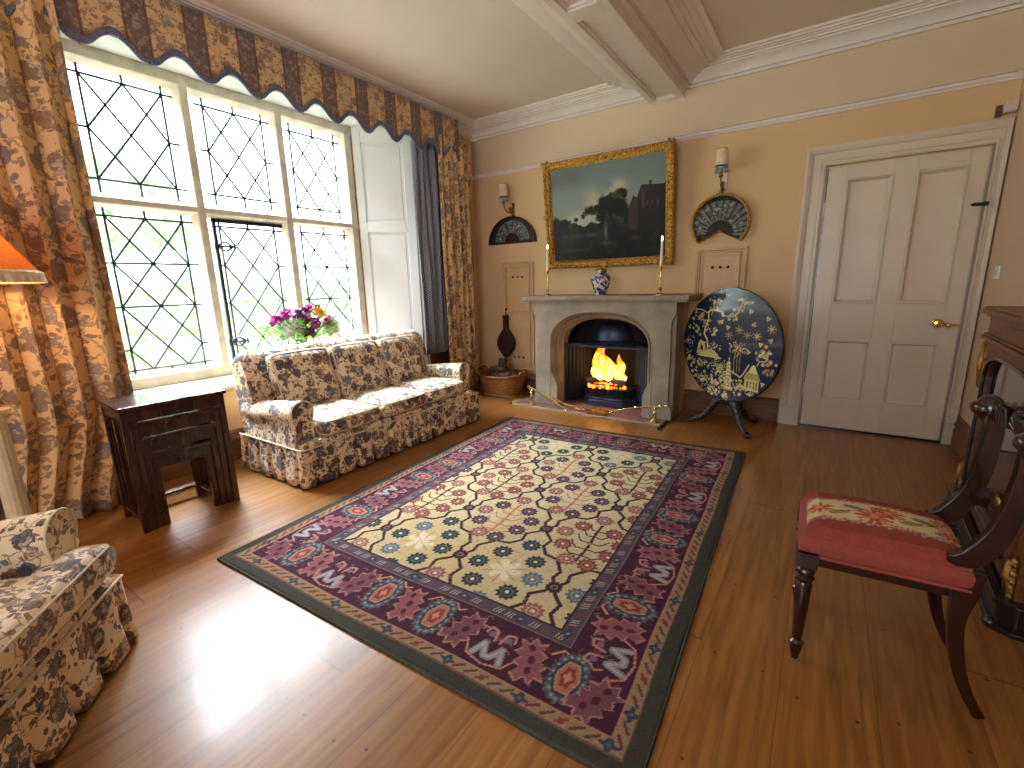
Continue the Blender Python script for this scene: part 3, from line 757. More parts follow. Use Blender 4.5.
rows = [[(CX-.02+k_*math.cos(a), 4.50-.76*k_*math.sin(a), z_) for a in [PI*j/24 for j in range(25)]] for k_, z_ in ((.36, .632), (.30, .655), (.225, .672), (.218, .69))]+rows
b.grid(rows); child(b, 'smoke_hood', 'ironblue', ins, smooth=True)
# basket grate standing in front of the cheeks
gr = empty('fire_basket', 'low black iron bowed basket grate holding the burning logs', 'fire grate', (CX, 4.3, .012))
def oct_(r, dx=0, y0=4.40): return [(CX+.02-r, y0), (CX+.02-r, y0-.05), (CX+.02-r*.60, y0-.05-r*.42), (CX+.02+r*.60, y0-.05-r*.42), (CX+.02+r, y0-.05), (CX+.02+r, y0)]
b = MB()
b.prism(oct_(.30), .012, .075, xy); b.prism(oct_(.275), .075, .10, xy)
child(b, 'grate_plinth', 'ironblue', gr, bevel=.006)
b = MB()
for z0, z1, r in ((.100, .118, .265), (.155, .175, .265), (.185, .20, .27)): b.prism(oct_(r), z0, z1, xy) if z0 != .155 else None
q = oct_(.262)
b.prism(oct_(.235), .10, .19, xy)
for k in range(22):
    t = k/21*4.999 if False else k/21
    seg = [q[1], q[2], q[3], q[4]]; Ls = [math.dist(seg[i], seg[i+1]) for i in range(3)]; s = t*sum(Ls); i = 0
    while i < 2 and s > Ls[i]: s -= Ls[i]; i += 1
    f = s/Ls[i]; x, y = lerp(seg[i][0], seg[i+1][0], f), lerp(seg[i][1], seg[i+1][1], f)
    b.tube([(x, y, .11), (x, y, .245)], .006, 6)
pts = [(x, y, .238) for x, y in q[0:]]; b.tube(pts, .009, 8)
child(b, 'grate_bars', 'iron', gr, smooth=True)
b = MB()
for k in range(46):
    b.ball((CX+.02+rnd.uniform(-.20, .20), 4.27+rnd.uniform(-.03, .10), .215+rnd.uniform(-.01, .02)), rnd.uniform(.014, .028), 8, jit=.5)
tag(b.obj('embers', 'ember', smooth=False), 'glowing orange embers behind the bars of the grate', 'embers', kind='stuff')
def log(name, a, c, r, mat, label, grp=None):
    b = MB(); a, c = Vector(a), Vector(c); n = 8
    b.tube([a.lerp(c, i/n)+Vector((noise.noise(Vector((i*.7, r*99, a.x*9)))*r*.3, 0, noise.noise(Vector((i*.9, 3, a.x*5)))*r*.3)) for i in range(n+1)], [r*(1+.12*noise.noise(Vector((i*1.3, a.y*7, 2)))) for i in range(n+1)], 12)
    return tag(b.obj(name, mat, smooth=True), label, 'log', grp)
log('burning_log', (CX-.20, 4.25, .262), (CX+.0, 4.33, .275), .030, 'ash', 'ash-grey log lying on the left of the fire', None)
log('burning_log', (CX+.02, 4.33, .262), (CX+.23, 4.27, .262), .032, 'ash', 'charred log lying on the right of the fire', None)
log('burning_log', (CX-.12, 4.36, .30), (CX+.14, 4.33, .315), .030, 'ash', 'charred log across the back of the fire among the flames', None)
t = NT('flame'); t.b.inputs['Base Color'].default_value = (0, 0, 0, 1)
_z = t.n('ShaderNodeSeparateXYZ', {0: t.n('ShaderNodeTexCoord').outputs['Generated']}).outputs[2]
_n = t.n('ShaderNodeTexNoise', {'Vector': t.coord(scale=(1, 1, .35)), 'Scale': 34, 'Detail': 3, 'Distortion': .6}).outputs[0]
_f = t.math('ADD', t.math('MULTIPLY', _z, .75), t.math('MULTIPLY', t.math('SUBTRACT', _n, .45), 1.5))
t.set(t.b.inputs['Emission Color'], t.ramp(_f, [(0.0, lin((255, 238, 150))), (0.35, lin((255, 190, 60))), (0.62, lin((255, 128, 20))), (1.0, lin((226, 70, 8)))]))
t.b.inputs['Emission Strength'].default_value = 3.2; FL = t.m
b = MB()
def tongue(c, r, h, lean=(0, 0), sd=0):
    rows = []; n = 18; m = 14
    for i in range(n+1):
        t = i/n; rr = r*(math.sin(PI*min(1, (t*.86+.14)))**.8)*(1-t*.38)
        cx = c[0]+lean[0]*t*t+.035*math.sin(t*7+sd)*t; cy = c[1]+lean[1]*t
        row = []
        for k in range(m):
            a = 2*PI*k/m; kk = 1+.35*noise.noise(Vector((math.cos(a)*1.2+sd, math.sin(a)*1.2, t*3.3+sd)))
            row.append((cx+rr*kk*math.cos(a), cy+rr*kk*.6*math.sin(a), c[2]+h*t+.02*noise.noise(Vector((a, t*4, sd)))))
        rows.append(row)
    b.grid(rows, True)
tongue((CX-.05, 4.30, .275), .095, .37, (-.05, 0), 1); tongue((CX-.08, 4.29, .275), .06, .33, (.03, 0), 6.7); tongue((CX-.11, 4.31, .27), .06, .22, (-.0, 0), 2.4); tongue((CX+.02, 4.31, .275), .075, .25, (-.03, .0), 3.3)
tongue((CX+.12, 4.32, .27), .058, .27, (.03, 0), 4.6); tongue((CX+.17, 4.30, .27), .035, .14, (-.01, 0), 5.5); tongue((CX+.075, 4.34, .275), .05, .19, (.01, 0), 8.1)
o = b.obj('fire', FL, smooth=True, ang=180); tag(o, 'bright orange and yellow flames rising from the grate', 'fire', kind='stuff')
fl = bpy.data.lights.new('firelight', 'POINT'); fl.energy = 2.0; fl.color = (1, .45, .12); fl.shadow_soft_size = .12
fo = bpy.data.objects.new('firelight', fl); COL.objects.link(fo); fo.location = (CX, 4.20, .46)
# hearth
he = empty('hearth', 'red quarry tile hearth with pale stone kerb in front of the fire', 'hearth', (CX, 4.1, 0))
b = MB(); b.box(-2.665, -1.09, 3.925, YB-.01, 0, .011); child(b, 'tile_bed', 'tile', he)
b = MB(); b.box(-2.69, -1.09, 3.900, 3.925, 0, .014); b.box(-2.69, -2.665, 3.90, 4.09, 0, .014); child(b, 'kerb', 'stone', he)
b = MB(); b.box(-1.09, -1.072, 3.80, 4.40, 0, .018); child(b, 'metal_edging', 'iron', he)
# fire irons on two brass rests
def rest(x, y, h, label):
    t = empty('fire_iron_rest', label, 'fire iron rest', (x, y, .014), group=None)
    b = MB(); b.lathe([(.040, 0), (.040, .008), (.026, .018), (.014, .03), (.011, .07), (.018, .085), (.011, .10), (.010, h-.04), (.017, h-.03), (.010, h-.02), (.013, h-.008), (.006, h)], (0, 0, 0), 16)
    o = b.obj('rest_post', 'brasslight', smooth=True); o.parent = t
    b = MB(); b.tube([(-.03, 0, h+.008), (-.018, 0, h-.004), (0, 0, h-.008), (.018, 0, h-.004), (.03, 0, h+.008)], .006, 8)
    o = b.obj('rest_crook', 'brasslight', smooth=True); o.parent = t
rest(-2.455, 3.965, .155, 'short brass rest at the left end of the hearth holding the tongs')
rest(-1.165, 3.965, .145, 'short brass rest at the right end of the hearth holding the shovel')
t = empty('fire_tongs', 'pale brass fire tongs sloping from the left rest down to the hearth tiles', 'fire tongs', (-2.2, 3.96, .014))
b = MB(); b.tube([(-2.50, 3.965, .200), (-2.44, 3.965, .182)], [.014, .008], 8); child(b, 'tongs_knob', 'brasslight', t, smooth=True)
for dy, xe in ((-.02, -2.01), (.03, -1.92)):
    b = MB(); b.tube([(-2.46, 3.965, .188), (-2.22, 3.965+dy*.7, .105), (-2.09, 3.965+dy*2.0, .045), (xe, 3.965+dy*1.6, .024)], .0095, 8)
    b.ball((xe, 3.965+dy*1.6, .022), .034, 10, (1.6, .8, .3)); child(b, 'tongs_arm', 'brasslight', t, smooth=True)
t = empty('fire_shovel', 'brass fire shovel lying with its handle on the right rest', 'fire shovel', (-1.4, 3.96, .014))
b = MB(); b.tube([(-1.60, 3.965, .035), (-1.55, 3.965, .06), (-1.38, 3.965, .115), (-1.06, 3.965, .173)], .009, 8)
for x, z in ((-1.065, .173), (-1.12, .163), (-1.34, .124)): b.ball((x, 3.965, z), .018, 8)
child(b, 'shovel_shaft', 'brasslight', t, smooth=True)
b = MB(); P = [(-1.80, 3.90), (-1.62, 3.915), (-1.595, 3.965), (-1.62, 4.015), (-1.80, 4.03)]
b.prism(P, .018, .024, xy)
for i in range(len(P)-1): b.bar((*P[i], .034), (*P[i+1], .034), .006, .026)
child(b, 'shovel_pan', 'brass', t)
t = empty('poker', 'thin dark poker lying on the hearth tiles in front of the grate', 'poker', (-1.9, 3.98, .014))
b = MB(); b.tube([(-1.93, 4.03, .022), (-1.62, 4.035, .02)], .006, 8); child(b, 'poker_shaft', 'iron', t, smooth=True)

# ---- on the shelf
def candlestick(x, y, label):
    t = empty('candlestick', label, 'candlestick', (x, y, 1.128))
    b = MB(); b.lathe([(.046, 0), (.046, .006), (.030, .012), (.012, .022), (.009, .04), (.016, .055), (.008, .075), (.006, .14), (.012, .16), (.007, .18), (.007, .21), (.014, .225), (.016, .262), (.012, .262)], n=16)
    o = b.obj('stick', 'brass', smooth=True); o.parent = t
    b = MB(); b.lathe([(.0115, .25), (.0105, .452), (.003, .456)], n=12); b.tube([(0, 0, .455), (0, 0, .463)], .0015, 5)
    o = b.obj('candle', 'wax', smooth=True); o.parent = t
    b = MB(); b.lathe([(.002, .458), (.0065, .466), (.0055, .478), (.001, .496)], n=10)
    f = b.obj('candle_flame', emis('candle_flame', (255, 200, 110), 30), smooth=True); f.parent = o
candlestick(-2.345, 4.13, 'brass candlestick with lit candle at the left end of the mantel shelf')
candlestick(-1.215, 4.13, 'brass candlestick with lit candle at the right end of the mantel shelf')
t = NT('blue_white_porcelain'); v = t.coord()
nz = t.n('ShaderNodeTexNoise', {'Vector': v, 'Scale': 26, 'Detail': 3}).outputs[0]
vo = t.n('ShaderNodeTexVoronoi', {'Vector': v, 'Scale': 26})
c = t.mix(t.math('GREATER_THAN', nz, .52), c4((196, 196, 190)), c4((58, 66, 92)))
c = t.mix(t.math('MULTIPLY', t.math('LESS_THAN', vo.outputs[0], .28), t.math('GREATER_THAN', t.n('ShaderNodeSeparateColor', {0: vo.outputs[1]}).outputs[0], .6)), c, c4((134, 84, 64)))
M['porcelain'] = t.fin(c, .15, 0, .5)
t = empty('ginger_jar', 'blue and white porcelain jar with rust flowers on the mantel shelf under the picture', 'jar', (-1.79, 4.17, 1.128))
b = MB(); b.lathe([(.05, 0), (.052, .006), (.055, .02), (.072, .06), (.092, .12), (.094, .155), (.080, .188), (.052, .205), (.050, .225), (.056, .228)], n=28); o = b.obj('jar_body', 'porcelain', smooth=True); o.parent = t
b = MB(); b.lathe([(.058, .226), (.058, .236), (.040, .246), (.012, .25), (.012, .256), (.006, .262)], n=24); o = b.obj('jar_lid', 'gilt', smooth=True); o.parent = t

# ---- pictures, fans, sconces
def painting():
    W_, H_ = 1.20, .93
    P = Paint(W_, H_, .0045, (112, 126, 122))
    X, Y = np.meshgrid(P.xs/W_, P.ys/H_)
    rs = P.rs
    def fbm(sx, sy, o=5, seed=0):
        r = np.random.RandomState(seed); out = np.zeros(X.shape); amp = 1
        for k in range(o):
            nx, ny = int(sx*2**k)+2, int(sy*2**k)+2; g = r.rand(ny, nx)
            u, v2 = X*(nx-1.001), Y*(ny-1.001); i, j = u.astype(int), v2.astype(int); fu, fv = u-i, v2-j
            fu = fu*fu*(3-2*fu); fv = fv*fv*(3-2*fv)
            out += amp*((g[j, i]*(1-fu)+g[j, i+1]*fu)*(1-fv)+(g[j+1, i]*(1-fu)+g[j+1, i+1]*fu)*fv); amp *= .5
        return out/2
    def blend(m, c): 
        m = np.clip(m, 0, 1)[:, :, None]; P.a[:] = P.a*(1-m)+np.array(lin(c))*m
    blend(np.clip(1-(Y-.3)/.5, 0, 1)*.7, (150, 152, 134)); blend(np.clip((Y-.7)/.3, 0, 1)*.5, (80, 94, 96))
    n1 = fbm(4, 3, seed=2); n3b = fbm(7, 6, seed=9)
    d1 = np.exp(-(((X-.12)/.2)**2+((Y-.88)/.09)**2)); blend(d1*1.3*n1, (78, 66, 62))
    d2 = np.exp(-(((X-.48)/.13)**2+((Y-.60)/.13)**2)); blend(np.clip(d2*(n3b*2.6-.5), 0, .9), (196, 184, 156))
    d3 = np.exp(-(((X-.60)/.07)**2+((Y-.74)/.07)**2)); blend(np.clip(d3*(n3b*2.4-.4), 0, .8), (190, 178, 152))
    d4 = np.exp(-(((X-.28)/.10)**2+((Y-.45)/.06)**2)); blend(np.clip(d4*1.4, 0, .7), (176, 180, 164))
    n2 = fbm(9, 7, seed=5); n3 = fbm(16, 12, seed=8)
    land = .36+.05*np.sin(X*5)+.10*n2-.05 + .10*np.clip((X-.45)/.1, 0, 1) + .10*np.exp(-((X-.05)/.08)**2)
    blend((Y < land)*1.0, (24, 30, 34))
    blend(((Y < land)*np.clip(n3-.45, 0, 1)*1.3), (66, 66, 52))
    for cx, cy, r, ry in ((.56, .56, .11, .14), (.62, .62, .07, .10), (.40, .52, .10, .06), (.48, .48, .08, .08), (.66, .45, .08, .1), (.12, .40, .09, .06), (.04, .43, .05, .07), (.235, .45, .02, .025)):
        m = (np.hypot((X-cx)/r, (Y-cy)/ry)+(n3-.5)*1.3+(P.rs.rand(*X.shape)-.5)*.35) < 1; P.a[m] = lin((20, 24, 22))
        m2 = m & (n2 > .55) & (n3 > .5); P.a[m2] = lin((58, 60, 44))
    P.line([(.235*W_, .36*H_), (.235*W_, .45*H_)], .008, (32, 38, 36))
    for poly, c in ((((.70, .30), (.70, .54), (.735, .63), (.77, .60), (.77, .30)), (56, 46, 40)), (((.77, .28), (.77, .62), (.80, .72), (.97, .70), (1.0, .74), (1.0, .28)), (34, 32, 34)), (((.86, .70), (.86, .75), (.88, .75), (.88, .70)), (34, 32, 34)), (((.80, .5), (.80, .70), (.83, .62), (.83, .5)), (70, 54, 44))):
        P.poly([(x*W_, y*H_) for x, y in poly], c)
    for x in (.84, .88, .92): P.rect(x*W_, (x+.015)*W_, .52*H_, .57*H_, (60, 56, 50))
    blend(np.exp(-(((X-.50)/.012)**2+((Y-.30)/.09)**2))*.9, (104, 104, 88)); blend(np.exp(-(((X-.50)/.05)**2+((Y-.19)/.02)**2))*.6, (92, 90, 78))
    blend(np.clip(.35-Y, 0, 1)*2*np.clip(1-Y*2, 0, 1), (18, 20, 22)); blend(np.exp(-(((X-.3)/.2)**2+((Y-.28)/.02)**2))*.35*n3, (96, 104, 96))
    blend(np.exp(-(((X-.75)/.03)**2+((Y-.22)/.02)**2))*.5, (96, 66, 46)); blend(np.exp(-(((X-.22)/.12)**2+((Y-.13)/.015)**2))*.4*n3, (120, 112, 92))
    P.noise(.10)
    return P, W_, H_
pic = empty('landscape_painting', 'dark oil landscape in a wide carved gilt frame leaning out above the mantel shelf', 'painting', (-1.878, 4.530, 1.405))
TL = math.asin(.205/1.04)
TL = math.radians(7.0); pic.rotation_euler = (TL, 0, 0)
PM = vcol('oil_paint_on_canvas', .55, .02, spec=.15)
P, W_, H_ = painting()
o = P.mesh('canvas', PM, lambda X, Y: np.stack([X-W_/2, np.full_like(X, -.012), Y+.055], -1), pic)
b = MB(); FW, FH = 1.325, 1.045
FP = [(0, .0), (0, .032), (.006, .045), (.016, .050), (.024, .044), (.034, .034), (.048, .036), (.058, .044), (.064, .040), (.068, .026), (.074, .022), (.080, .010)]
rows = []
for X, sx, z, sz in ((-FW/2, 1, 0, 1), (-FW/2, 1, FH, -1), (FW/2, -1, FH, -1), (FW/2, -1, 0, 1)):
    rows.append([(X+sx*d, -e-.0, z+sz*d) for d, e in FP])
b.grid(rows+[rows[0]])
for i in range(4):
    pass
o = b.obj('gilt_frame', 'giltwood', smooth=True, ang=50); o.parent = pic
b = MB()   # running carved ornament and corner cartouches
def orn(x, z, r, flat=.6): b.ball((x, -.042, z), r, 8, (1, flat, 1), .5)
for k in range(46):
    t = (k+.5)/46; x = lerp(-FW/2+.05, FW/2-.05, t); orn(x, .022, .012+.004*(k%2)); orn(x, FH-.022, .012+.004*(k%2))
for k in range(36):
    t = (k+.5)/36; z = lerp(.05, FH-.05, t); orn(-FW/2+.022, z, .012+.004*(k%2)); orn(FW/2-.022, z, .012+.004*(k%2))
for sx in (-1, 1):
    for z, s in ((0, 1), (FH, -1)):
        for (dx, dz, r) in ((.03, .03, .036), (.075, .025, .024), (.025, .075, .024), (.11, .02, .016), (.02, .11, .016), (.006, .006, .018), (.06, .06, .014)): orn(sx*(FW/2-dx), z+s*dz, r, .7)
for (x, z) in ((0, .025), (0, FH-.025), (-FW/2+.025, FH/2), (FW/2-.025, FH/2)): orn(x, z, .034, .7)
o = b.obj('carved_ornament', 'giltwood', smooth=True, ang=180); o.parent = pic
b = MB(); b.box(-.60, .60, -.010, .012, .06, 1.0); o = b.obj('stretcher', 'skirting'); o.parent = pic
for x in (-.62, .60):
    b = MB(); b.tube([(x, .0, FH-.01), (x+.01, -.02, FH+.018)], .008, 6)
    o = b.obj('hanging_hook', 'iron'); o.parent = pic

def fan_paint(W_, H_, cx, cy, r0, r1, r2, a0, a1, cols, bgc):
    P = Paint(W_, H_, .003, bgc); X, Y = np.meshgrid(P.xs, P.ys)
    R = np.hypot(X-cx, Y-cy); A = np.arctan2(Y-cy, X-cx); ins = (A > a0) & (A < a1)
    k = np.floor((A-a0)/(a1-a0)*17); rs = np.random.RandomState(4)
    leaf = ins & (R > r1) & (R < r2); st = ins & (R > r0) & (R <= r1)
    f = (A-a0)/(a1-a0)*17; f = f-np.floor(f)
    P.a[leaf] = lin(cols[0]); P.a[leaf & (f < .35)] = lin(cols[1])
    P.a[st] = lin(cols[2]); P.a[st & (f < .3)] = lin(bgc)
    for i in range(150):
        a = rs.uniform(a0+.03, a1-.03); r = rs.uniform(r1+.01, r2-.012)
        P.disc(cx+r*math.cos(a), cy+r*math.sin(a), rs.uniform(.004, .013), cols[3+i%(len(cols)-3)], .8, 5, .3)
    return P
VP = vcol('painted_fan_leaf', .6, .03, spec=.2)
# left: half-round case
t = empty('framed_fan', 'half-round dark-framed case with a painted fan under the left wall sconce', 'framed fan', (-3.05, YB, 1.705))
hw, hh = .325, .298
def halfpoly(a, c, z0, n=32): return [(-a, z0)]+[(-a*math.cos(PI*i/n), z0+c*math.sin(PI*i/n)) for i in range(1, n)]+[(a, z0)]
b = MB(); O = halfpoly(hw, hh, 0); I = halfpoly(hw-.032, hh-.032, .022)
V = b.grid([[(x, -e, z) for x, z in pp] for pp, e in ((O, 0), (O, .035), (halfpoly(hw-.008, hh-.008, .006), .042), (halfpoly(hw-.024, hh-.024, .016), .040), (I, .018))], True); b.face(V[0])
o = b.obj('case_frame', 'rose', smooth=True, ang=40); o.parent = t
P = fan_paint(.60, .28, .30, .0, .03, .10, .235, .05, PI-.05, [(96, 116, 122), (60, 84, 92), (58, 22, 22), (74, 20, 22), (150, 160, 158), (90, 28, 26), (40, 52, 60)], (40, 30, 30))
o = P.mesh('fan_leaf', VP, lambda X, Y: np.stack([X-.30, np.full_like(X, -.016), Y+.02], -1), t, keep=lambda X, Y: ((X-.30)/(hw-.026))**2+(Y/(hh-.026))**2 < 1)
# right: round case with notched foot
t = empty('framed_fan', 'round gilt-framed case with a spread fan under the right wall sconce', 'framed fan', (-.838, YB, 1.735))
r_, n_ = .243, 44
def notch(r, ax, az):
    a0, a1 = math.radians(-137), math.radians(-43+0)
    pts = [(r*math.cos(t_), r*math.sin(t_)) for t_ in [a1+(2*PI+a0-a1)*i/n_ for i in range(n_+1)]]
    return pts+[(ax, az)]
b = MB()
V = b.grid([[(x, -e, z) for x, z in pp] for pp, e in ((notch(r_, 0, -.075), 0), (notch(r_, 0, -.075), .05), (notch(r_-.010, 0, -.068), .058), (notch(r_-.022, 0, -.056), .050), (notch(r_-.026, 0, -.052), .028))], True); b.face(V[0])
o = b.obj('case_frame', 'giltwood', smooth=True, ang=40); o.parent = t
P = fan_paint(.46, .46, .23, .14, .03, .11, .275, -.25, PI+.25, [(104, 112, 106), (44, 56, 58), (50, 48, 38), (160, 158, 146), (70, 84, 100), (100, 74, 60), (40, 50, 48)], (30, 28, 26))
def keepn(X, Y):
    x, y = X-.23, Y-.23
    return (np.hypot(x, y) < r_-.024) & (y > -.055-np.abs(x)*.62)
o = P.mesh('fan_leaf', VP, lambda X, Y: np.stack([X-.23, np.full_like(X, -.027), Y-.23], -1), t, keep=keepn)
b = MB(); b.tube([(0, -.02, r_-.005), (0, -.02, r_+.03)], .006, 6); b.tube([(-.018, -.02, r_+.032), (.018, -.02, r_+.032)], .005, 6); b.ball((0, -.02, r_+.012), .010, 8)
o = b.obj('hanging_loop', 'iron', smooth=True); o.parent = t
M['shadecloth'] = simple('ivory_lampshade', (226, 206, 176), .8); M['crystal'] = simple('pale_blue_green_glass', (150, 170, 166), .1, coat=.5)
def sconce(x, z, dx, label):
    t = empty('wall_sconce', label, 'wall light', (x, YB, z))
    b = MB(); b.box(-.032+dx*.0, .032, -.010, 0, -.19, -.02) if dx == 0 else b.box(-.02, .02, -.010, 0, -.22, -.08)
    o = b.obj('back_plate', 'plaster' if dx == 0 else 'brass', bevel=.003); o.parent = t
    b = MB(); c = Vector((dx, -.115, 0))
    b.tube([(0, -.01, -.15), (dx*.2, -.04, -.19), (dx*.5, -.085, -.185), (dx*.9, -.115, -.14), (dx, -.115, -.07)], .008, 8)
    b.ball((dx*.3, -.045, -.15), .022, 10); b.lathe([(.006, -.12), (.020, -.10), (.010, -.08), (.016, -.05)], c, 12)
    b.tube([(0, -.012, -.17), (.018, -.03, -.20), (.0, -.05, -.225), (-.018, -.03, -.205)], .005, 6)
    o = b.obj('scroll_arm', 'gilt', smooth=True); o.parent = t
    b = MB(); b.lathe([(.012, -.055), (.045, -.045), (.052, -.032), (.02, -.028)], c, 18)
    for k in range(12):
        a = 2*PI*k/12; b.ball((c.x+.048*math.cos(a), c.y+.048*math.sin(a), -.062), .009, 6, (1, 1, 1.7))
    o = b.obj('drip_pan', 'crystal', smooth=True); o.parent = t
    b = MB(); b.lathe([(.054, -.02), (.040, .11), (.0385, .11), (.052, -.02)], c, 24)
    o = b.obj('lamp_shade', 'shadecloth', smooth=True); o.parent = t
    b = MB(); b.lathe([(.0405, .105), (.0405, .112), (.038, .112)], c, 24); o2 = b.obj('shade_trim', 'brass', smooth=True); o2.parent = o
sconce(-.840, 2.205, 0, 'wall sconce with ivory shade between the picture and the white door')
sconce(-3.03, 2.225, -.055, 'wall sconce with ivory shade on the left near the window corner')

# small fittings
t = empty('motion_sensor', 'small white motion sensor in the corner above the white door', 'sensor', (.865, YB, 2.26))
b = MB(); b.box(-.03, .035, -.07, -.012, .0, .075); o = b.obj('sensor_body', 'white', bevel=.01); o.parent = t
b = MB(); b.box(-.06, -.03, -.02, 0, -.01, .06); b.box(-.03, .0, -.012, 0, .0, .05); o = b.obj('sensor_bracket', 'skirting'); o.parent = t
t = empty('light_switch', 'small white light switch on the right-hand wall beside the door', 'light switch', (XR, 4.28, 1.25))
b = MB(); b.box(-.008, 0, -.043, .043, -.043, .043); o = b.obj('switch_plate', 'shutter', bevel=.003); o.parent = t
b = MB(); b.box(-.013, -.008, -.012, .012, -.018, .018); o = b.obj('rocker', 'white'); o.parent = t

# bellows on the left cupboard, log basket under it
t = empty('bellows', 'dark leather and wood fire bellows hanging above the log basket', 'bellows', (-3.135, YB-.035, .32))
def bell(w_, z0, z1, n=20):
    L_ = []; 
    for i in range(n+1):
        s = i/n; z = lerp(z0, z1, s); w2 = w_*(math.sin(PI*s**.92)**1.15)+.012
        L_.append((w2, z))
    return [(x, z) for x, z in L_]+[(-x, z) for x, z in L_[::-1]]
b = MB(); b.prism(bell(.105, .07, .43), -.012, .0, y3); b.prism(bell(.105, .07, .43), -.062, -.050, y3)
b.prism([(-.022, .42), (.022, .42), (.026, .56), (.016, .58), (-.016, .58), (-.026, .56)], -.012, 0, y3); b.prism([(-.022, .42), (.022, .42), (.026, .56), (.016, .58), (-.016, .58), (-.026, .56)], -.062, -.05, y3)
o = b.obj('boards', 'leather', bevel=.003); o.parent = t
b = MB(); b.prism(bell(.090, .08, .42), -.05, -.012, y3); o = b.obj('leather_gusset', 'ebony'); o.parent = t
b = MB(); b.tube([(0, -.03, .14), (0, -.03, .07), (0, -.03, -.01)], [.02, .013, .007], 10); o = b.obj('nozzle', 'brass', smooth=True); o.parent = t
b = MB(); b.tube([(0, -.03, .57), (0, -.02, .635)], .006, 6); b.ball((0, -.02, .64), .014, 8); o = b.obj('hanging_knob', 'ebony', smooth=True); o.parent = t
bk = empty('log_basket', 'wide honey-coloured wicker basket filled with logs beside the chimneypiece', 'basket', (-3.01, 4.23, 0), .05)
def rr_(a, c, n=44, p=.55): return [(a*math.copysign(abs(math.cos(t))**p, math.cos(t)), c*math.copysign(abs(math.sin(t))**p, math.sin(t))) for t in [2*PI*i/n for i in range(n)]]
b = MB(); rows = []; N = 14
for i in range(N+1):
    s = i/N; a, c = lerp(.20, .262, s), lerp(.145, .185, s)
    rows.append([(x*(1+(.018 if (j+i)%2 else -.006)), y*(1+(.018 if (j+i)%2 else -.006)), .012+s*.215+(.03*abs(x/a)**3 if s > .8 else 0)) for j, (x, y) in enumerate(rr_(a, c))])
inn = [[(x*.93, y*.93, z) for x, y, z in r] for r in rows[::-1]][:-1]
V = b.grid(rows+inn+[[(x*.9, y*.9, .022) for x, y, z in rows[0]]], True); b.face(V[-1]); b.face(V[0])
o = b.obj('woven_sides', 'wicker', smooth=True); o.parent = bk
b = MB(); pr = [(x, y, .232+.03*abs(x/.262)**3) for x, y in rr_(.265, .188)]; b.tube(pr+[pr[0]], .012, 8); pr = [(x, y, .012) for x, y in rr_(.205, .15)]; b.tube(pr+[pr[0]], .010, 8)
o = b.obj('rolled_rim', 'wicker', smooth=True); o.parent = bk
for s in (-1, 1):
    b = MB(); b.tube([(s*.262, -.09, .25), (s*.285, -.07, .295), (s*.29, 0, .31), (s*.285, .07, .295), (s*.262, .09, .25)], .011, 8); o = b.obj('handle', 'wicker', smooth=True); o.parent = bk
lg = [((-3.17, 4.20, .165), (-2.86, 4.16, .185), .045, 'log lying along the front of the wicker basket'), ((-3.20, 4.29, .165), (-2.85, 4.27, .170), .05, 'log lying in the middle of the wicker basket'), ((-3.17, 4.345, .195), (-2.90, 4.34, .20), .04, 'log at the back of the wicker basket'),
      ((-3.17, 4.24, .235), (-2.98, 4.26, .255), .042, 'short log on top of the pile in the wicker basket, to the left'), ((-3.10, 4.34, .19), (-3.085, 4.36, .36), .05, 'dark log standing on end at the back of the basket')]
for a, c, r, lb in lg: a = (a[0], a[1], a[2]+.045); c = (c[0], c[1], c[2]+.045); log('firewood_log', a, c, r, 'bark', lb)
# ================================================================ CURTAINS AND PELMET
def add_uv(o, uvf):
    me = o.data; l = me.uv_layers.new(name='UVMap')
    for lp in me.loops: l.data[lp.index].uv = uvf(lp.vertex_index)
def curtain(name, mat, y0, y1, z0, z1, xc, folds, amp, label, cat='curtain', edge=None, seed=0, top_amp=.5, full=2.0):
    n = folds*14; m = 26; P = []; UV = []
    for i in range(m+1):
        t = i/m; z = lerp(z0, z1, t); row = []; e = edge(t) if edge else (y0, y1)
        for j in range(n+1):
            s = j/n; ph = 2*PI*folds*s + .7*math.sin(s*9+seed) + .25*math.sin(t*4+seed+s*5)
            a = amp*lerp(1, top_amp, t)*(1+.35*math.sin(s*13+seed*2))*(1-.9*smoothstep(.95, 1, s))
            y = lerp(e[0], e[1], s) + .28*a*math.sin(2*ph)
            row.append((xc+a*math.sin(ph)+.012*math.sin(t*6+s*20), y, z)); UV.append((s*(y1-y0)*full, z))
        P.append(row)
    b = MB(); b.grid(P); o = b.obj(name, mat, smooth=True, ang=180)
    add_uv(o, lambda k: UV[k])
    s_ = o.modifiers.new('thick', 'SOLIDIFY'); s_.thickness = .005
    return tag(o, label, cat)
# the left one gathers in toward its foot
curtain('curtain', 'chintz_curtain', -.22, .945, .012, 2.75, -3.40, 9, .050, 'full-length floral chintz curtain with rust and slate flowers, behind the floor lamp',
        edge=lambda t: (-.22, lerp(.80, .945, smoothstep(0, .22, t))), seed=1, full=1.9)
curtain('curtain', 'chintz_curtain', 3.80, 4.30, .012, 2.75, -3.43, 6, .035, 'narrow floral chintz curtain hanging between the window and the room corner',
        seed=3, full=3.0)
t = NT('slate_blue_quilted_lining'); v = t.n('ShaderNodeTexCoord').outputs['UV']
sp = t.n('ShaderNodeSeparateXYZ', {0: v}); u_, w_ = t.math('MULTIPLY', sp.outputs[0], 42.0), t.math('MULTIPLY', sp.outputs[1], 42.0)
p_ = t.math('MULTIPLY', t.math('SINE', t.math('MULTIPLY', t.math('ADD', u_, w_), PI)), t.math('SINE', t.math('MULTIPLY', t.math('SUBTRACT', u_, w_), PI)))
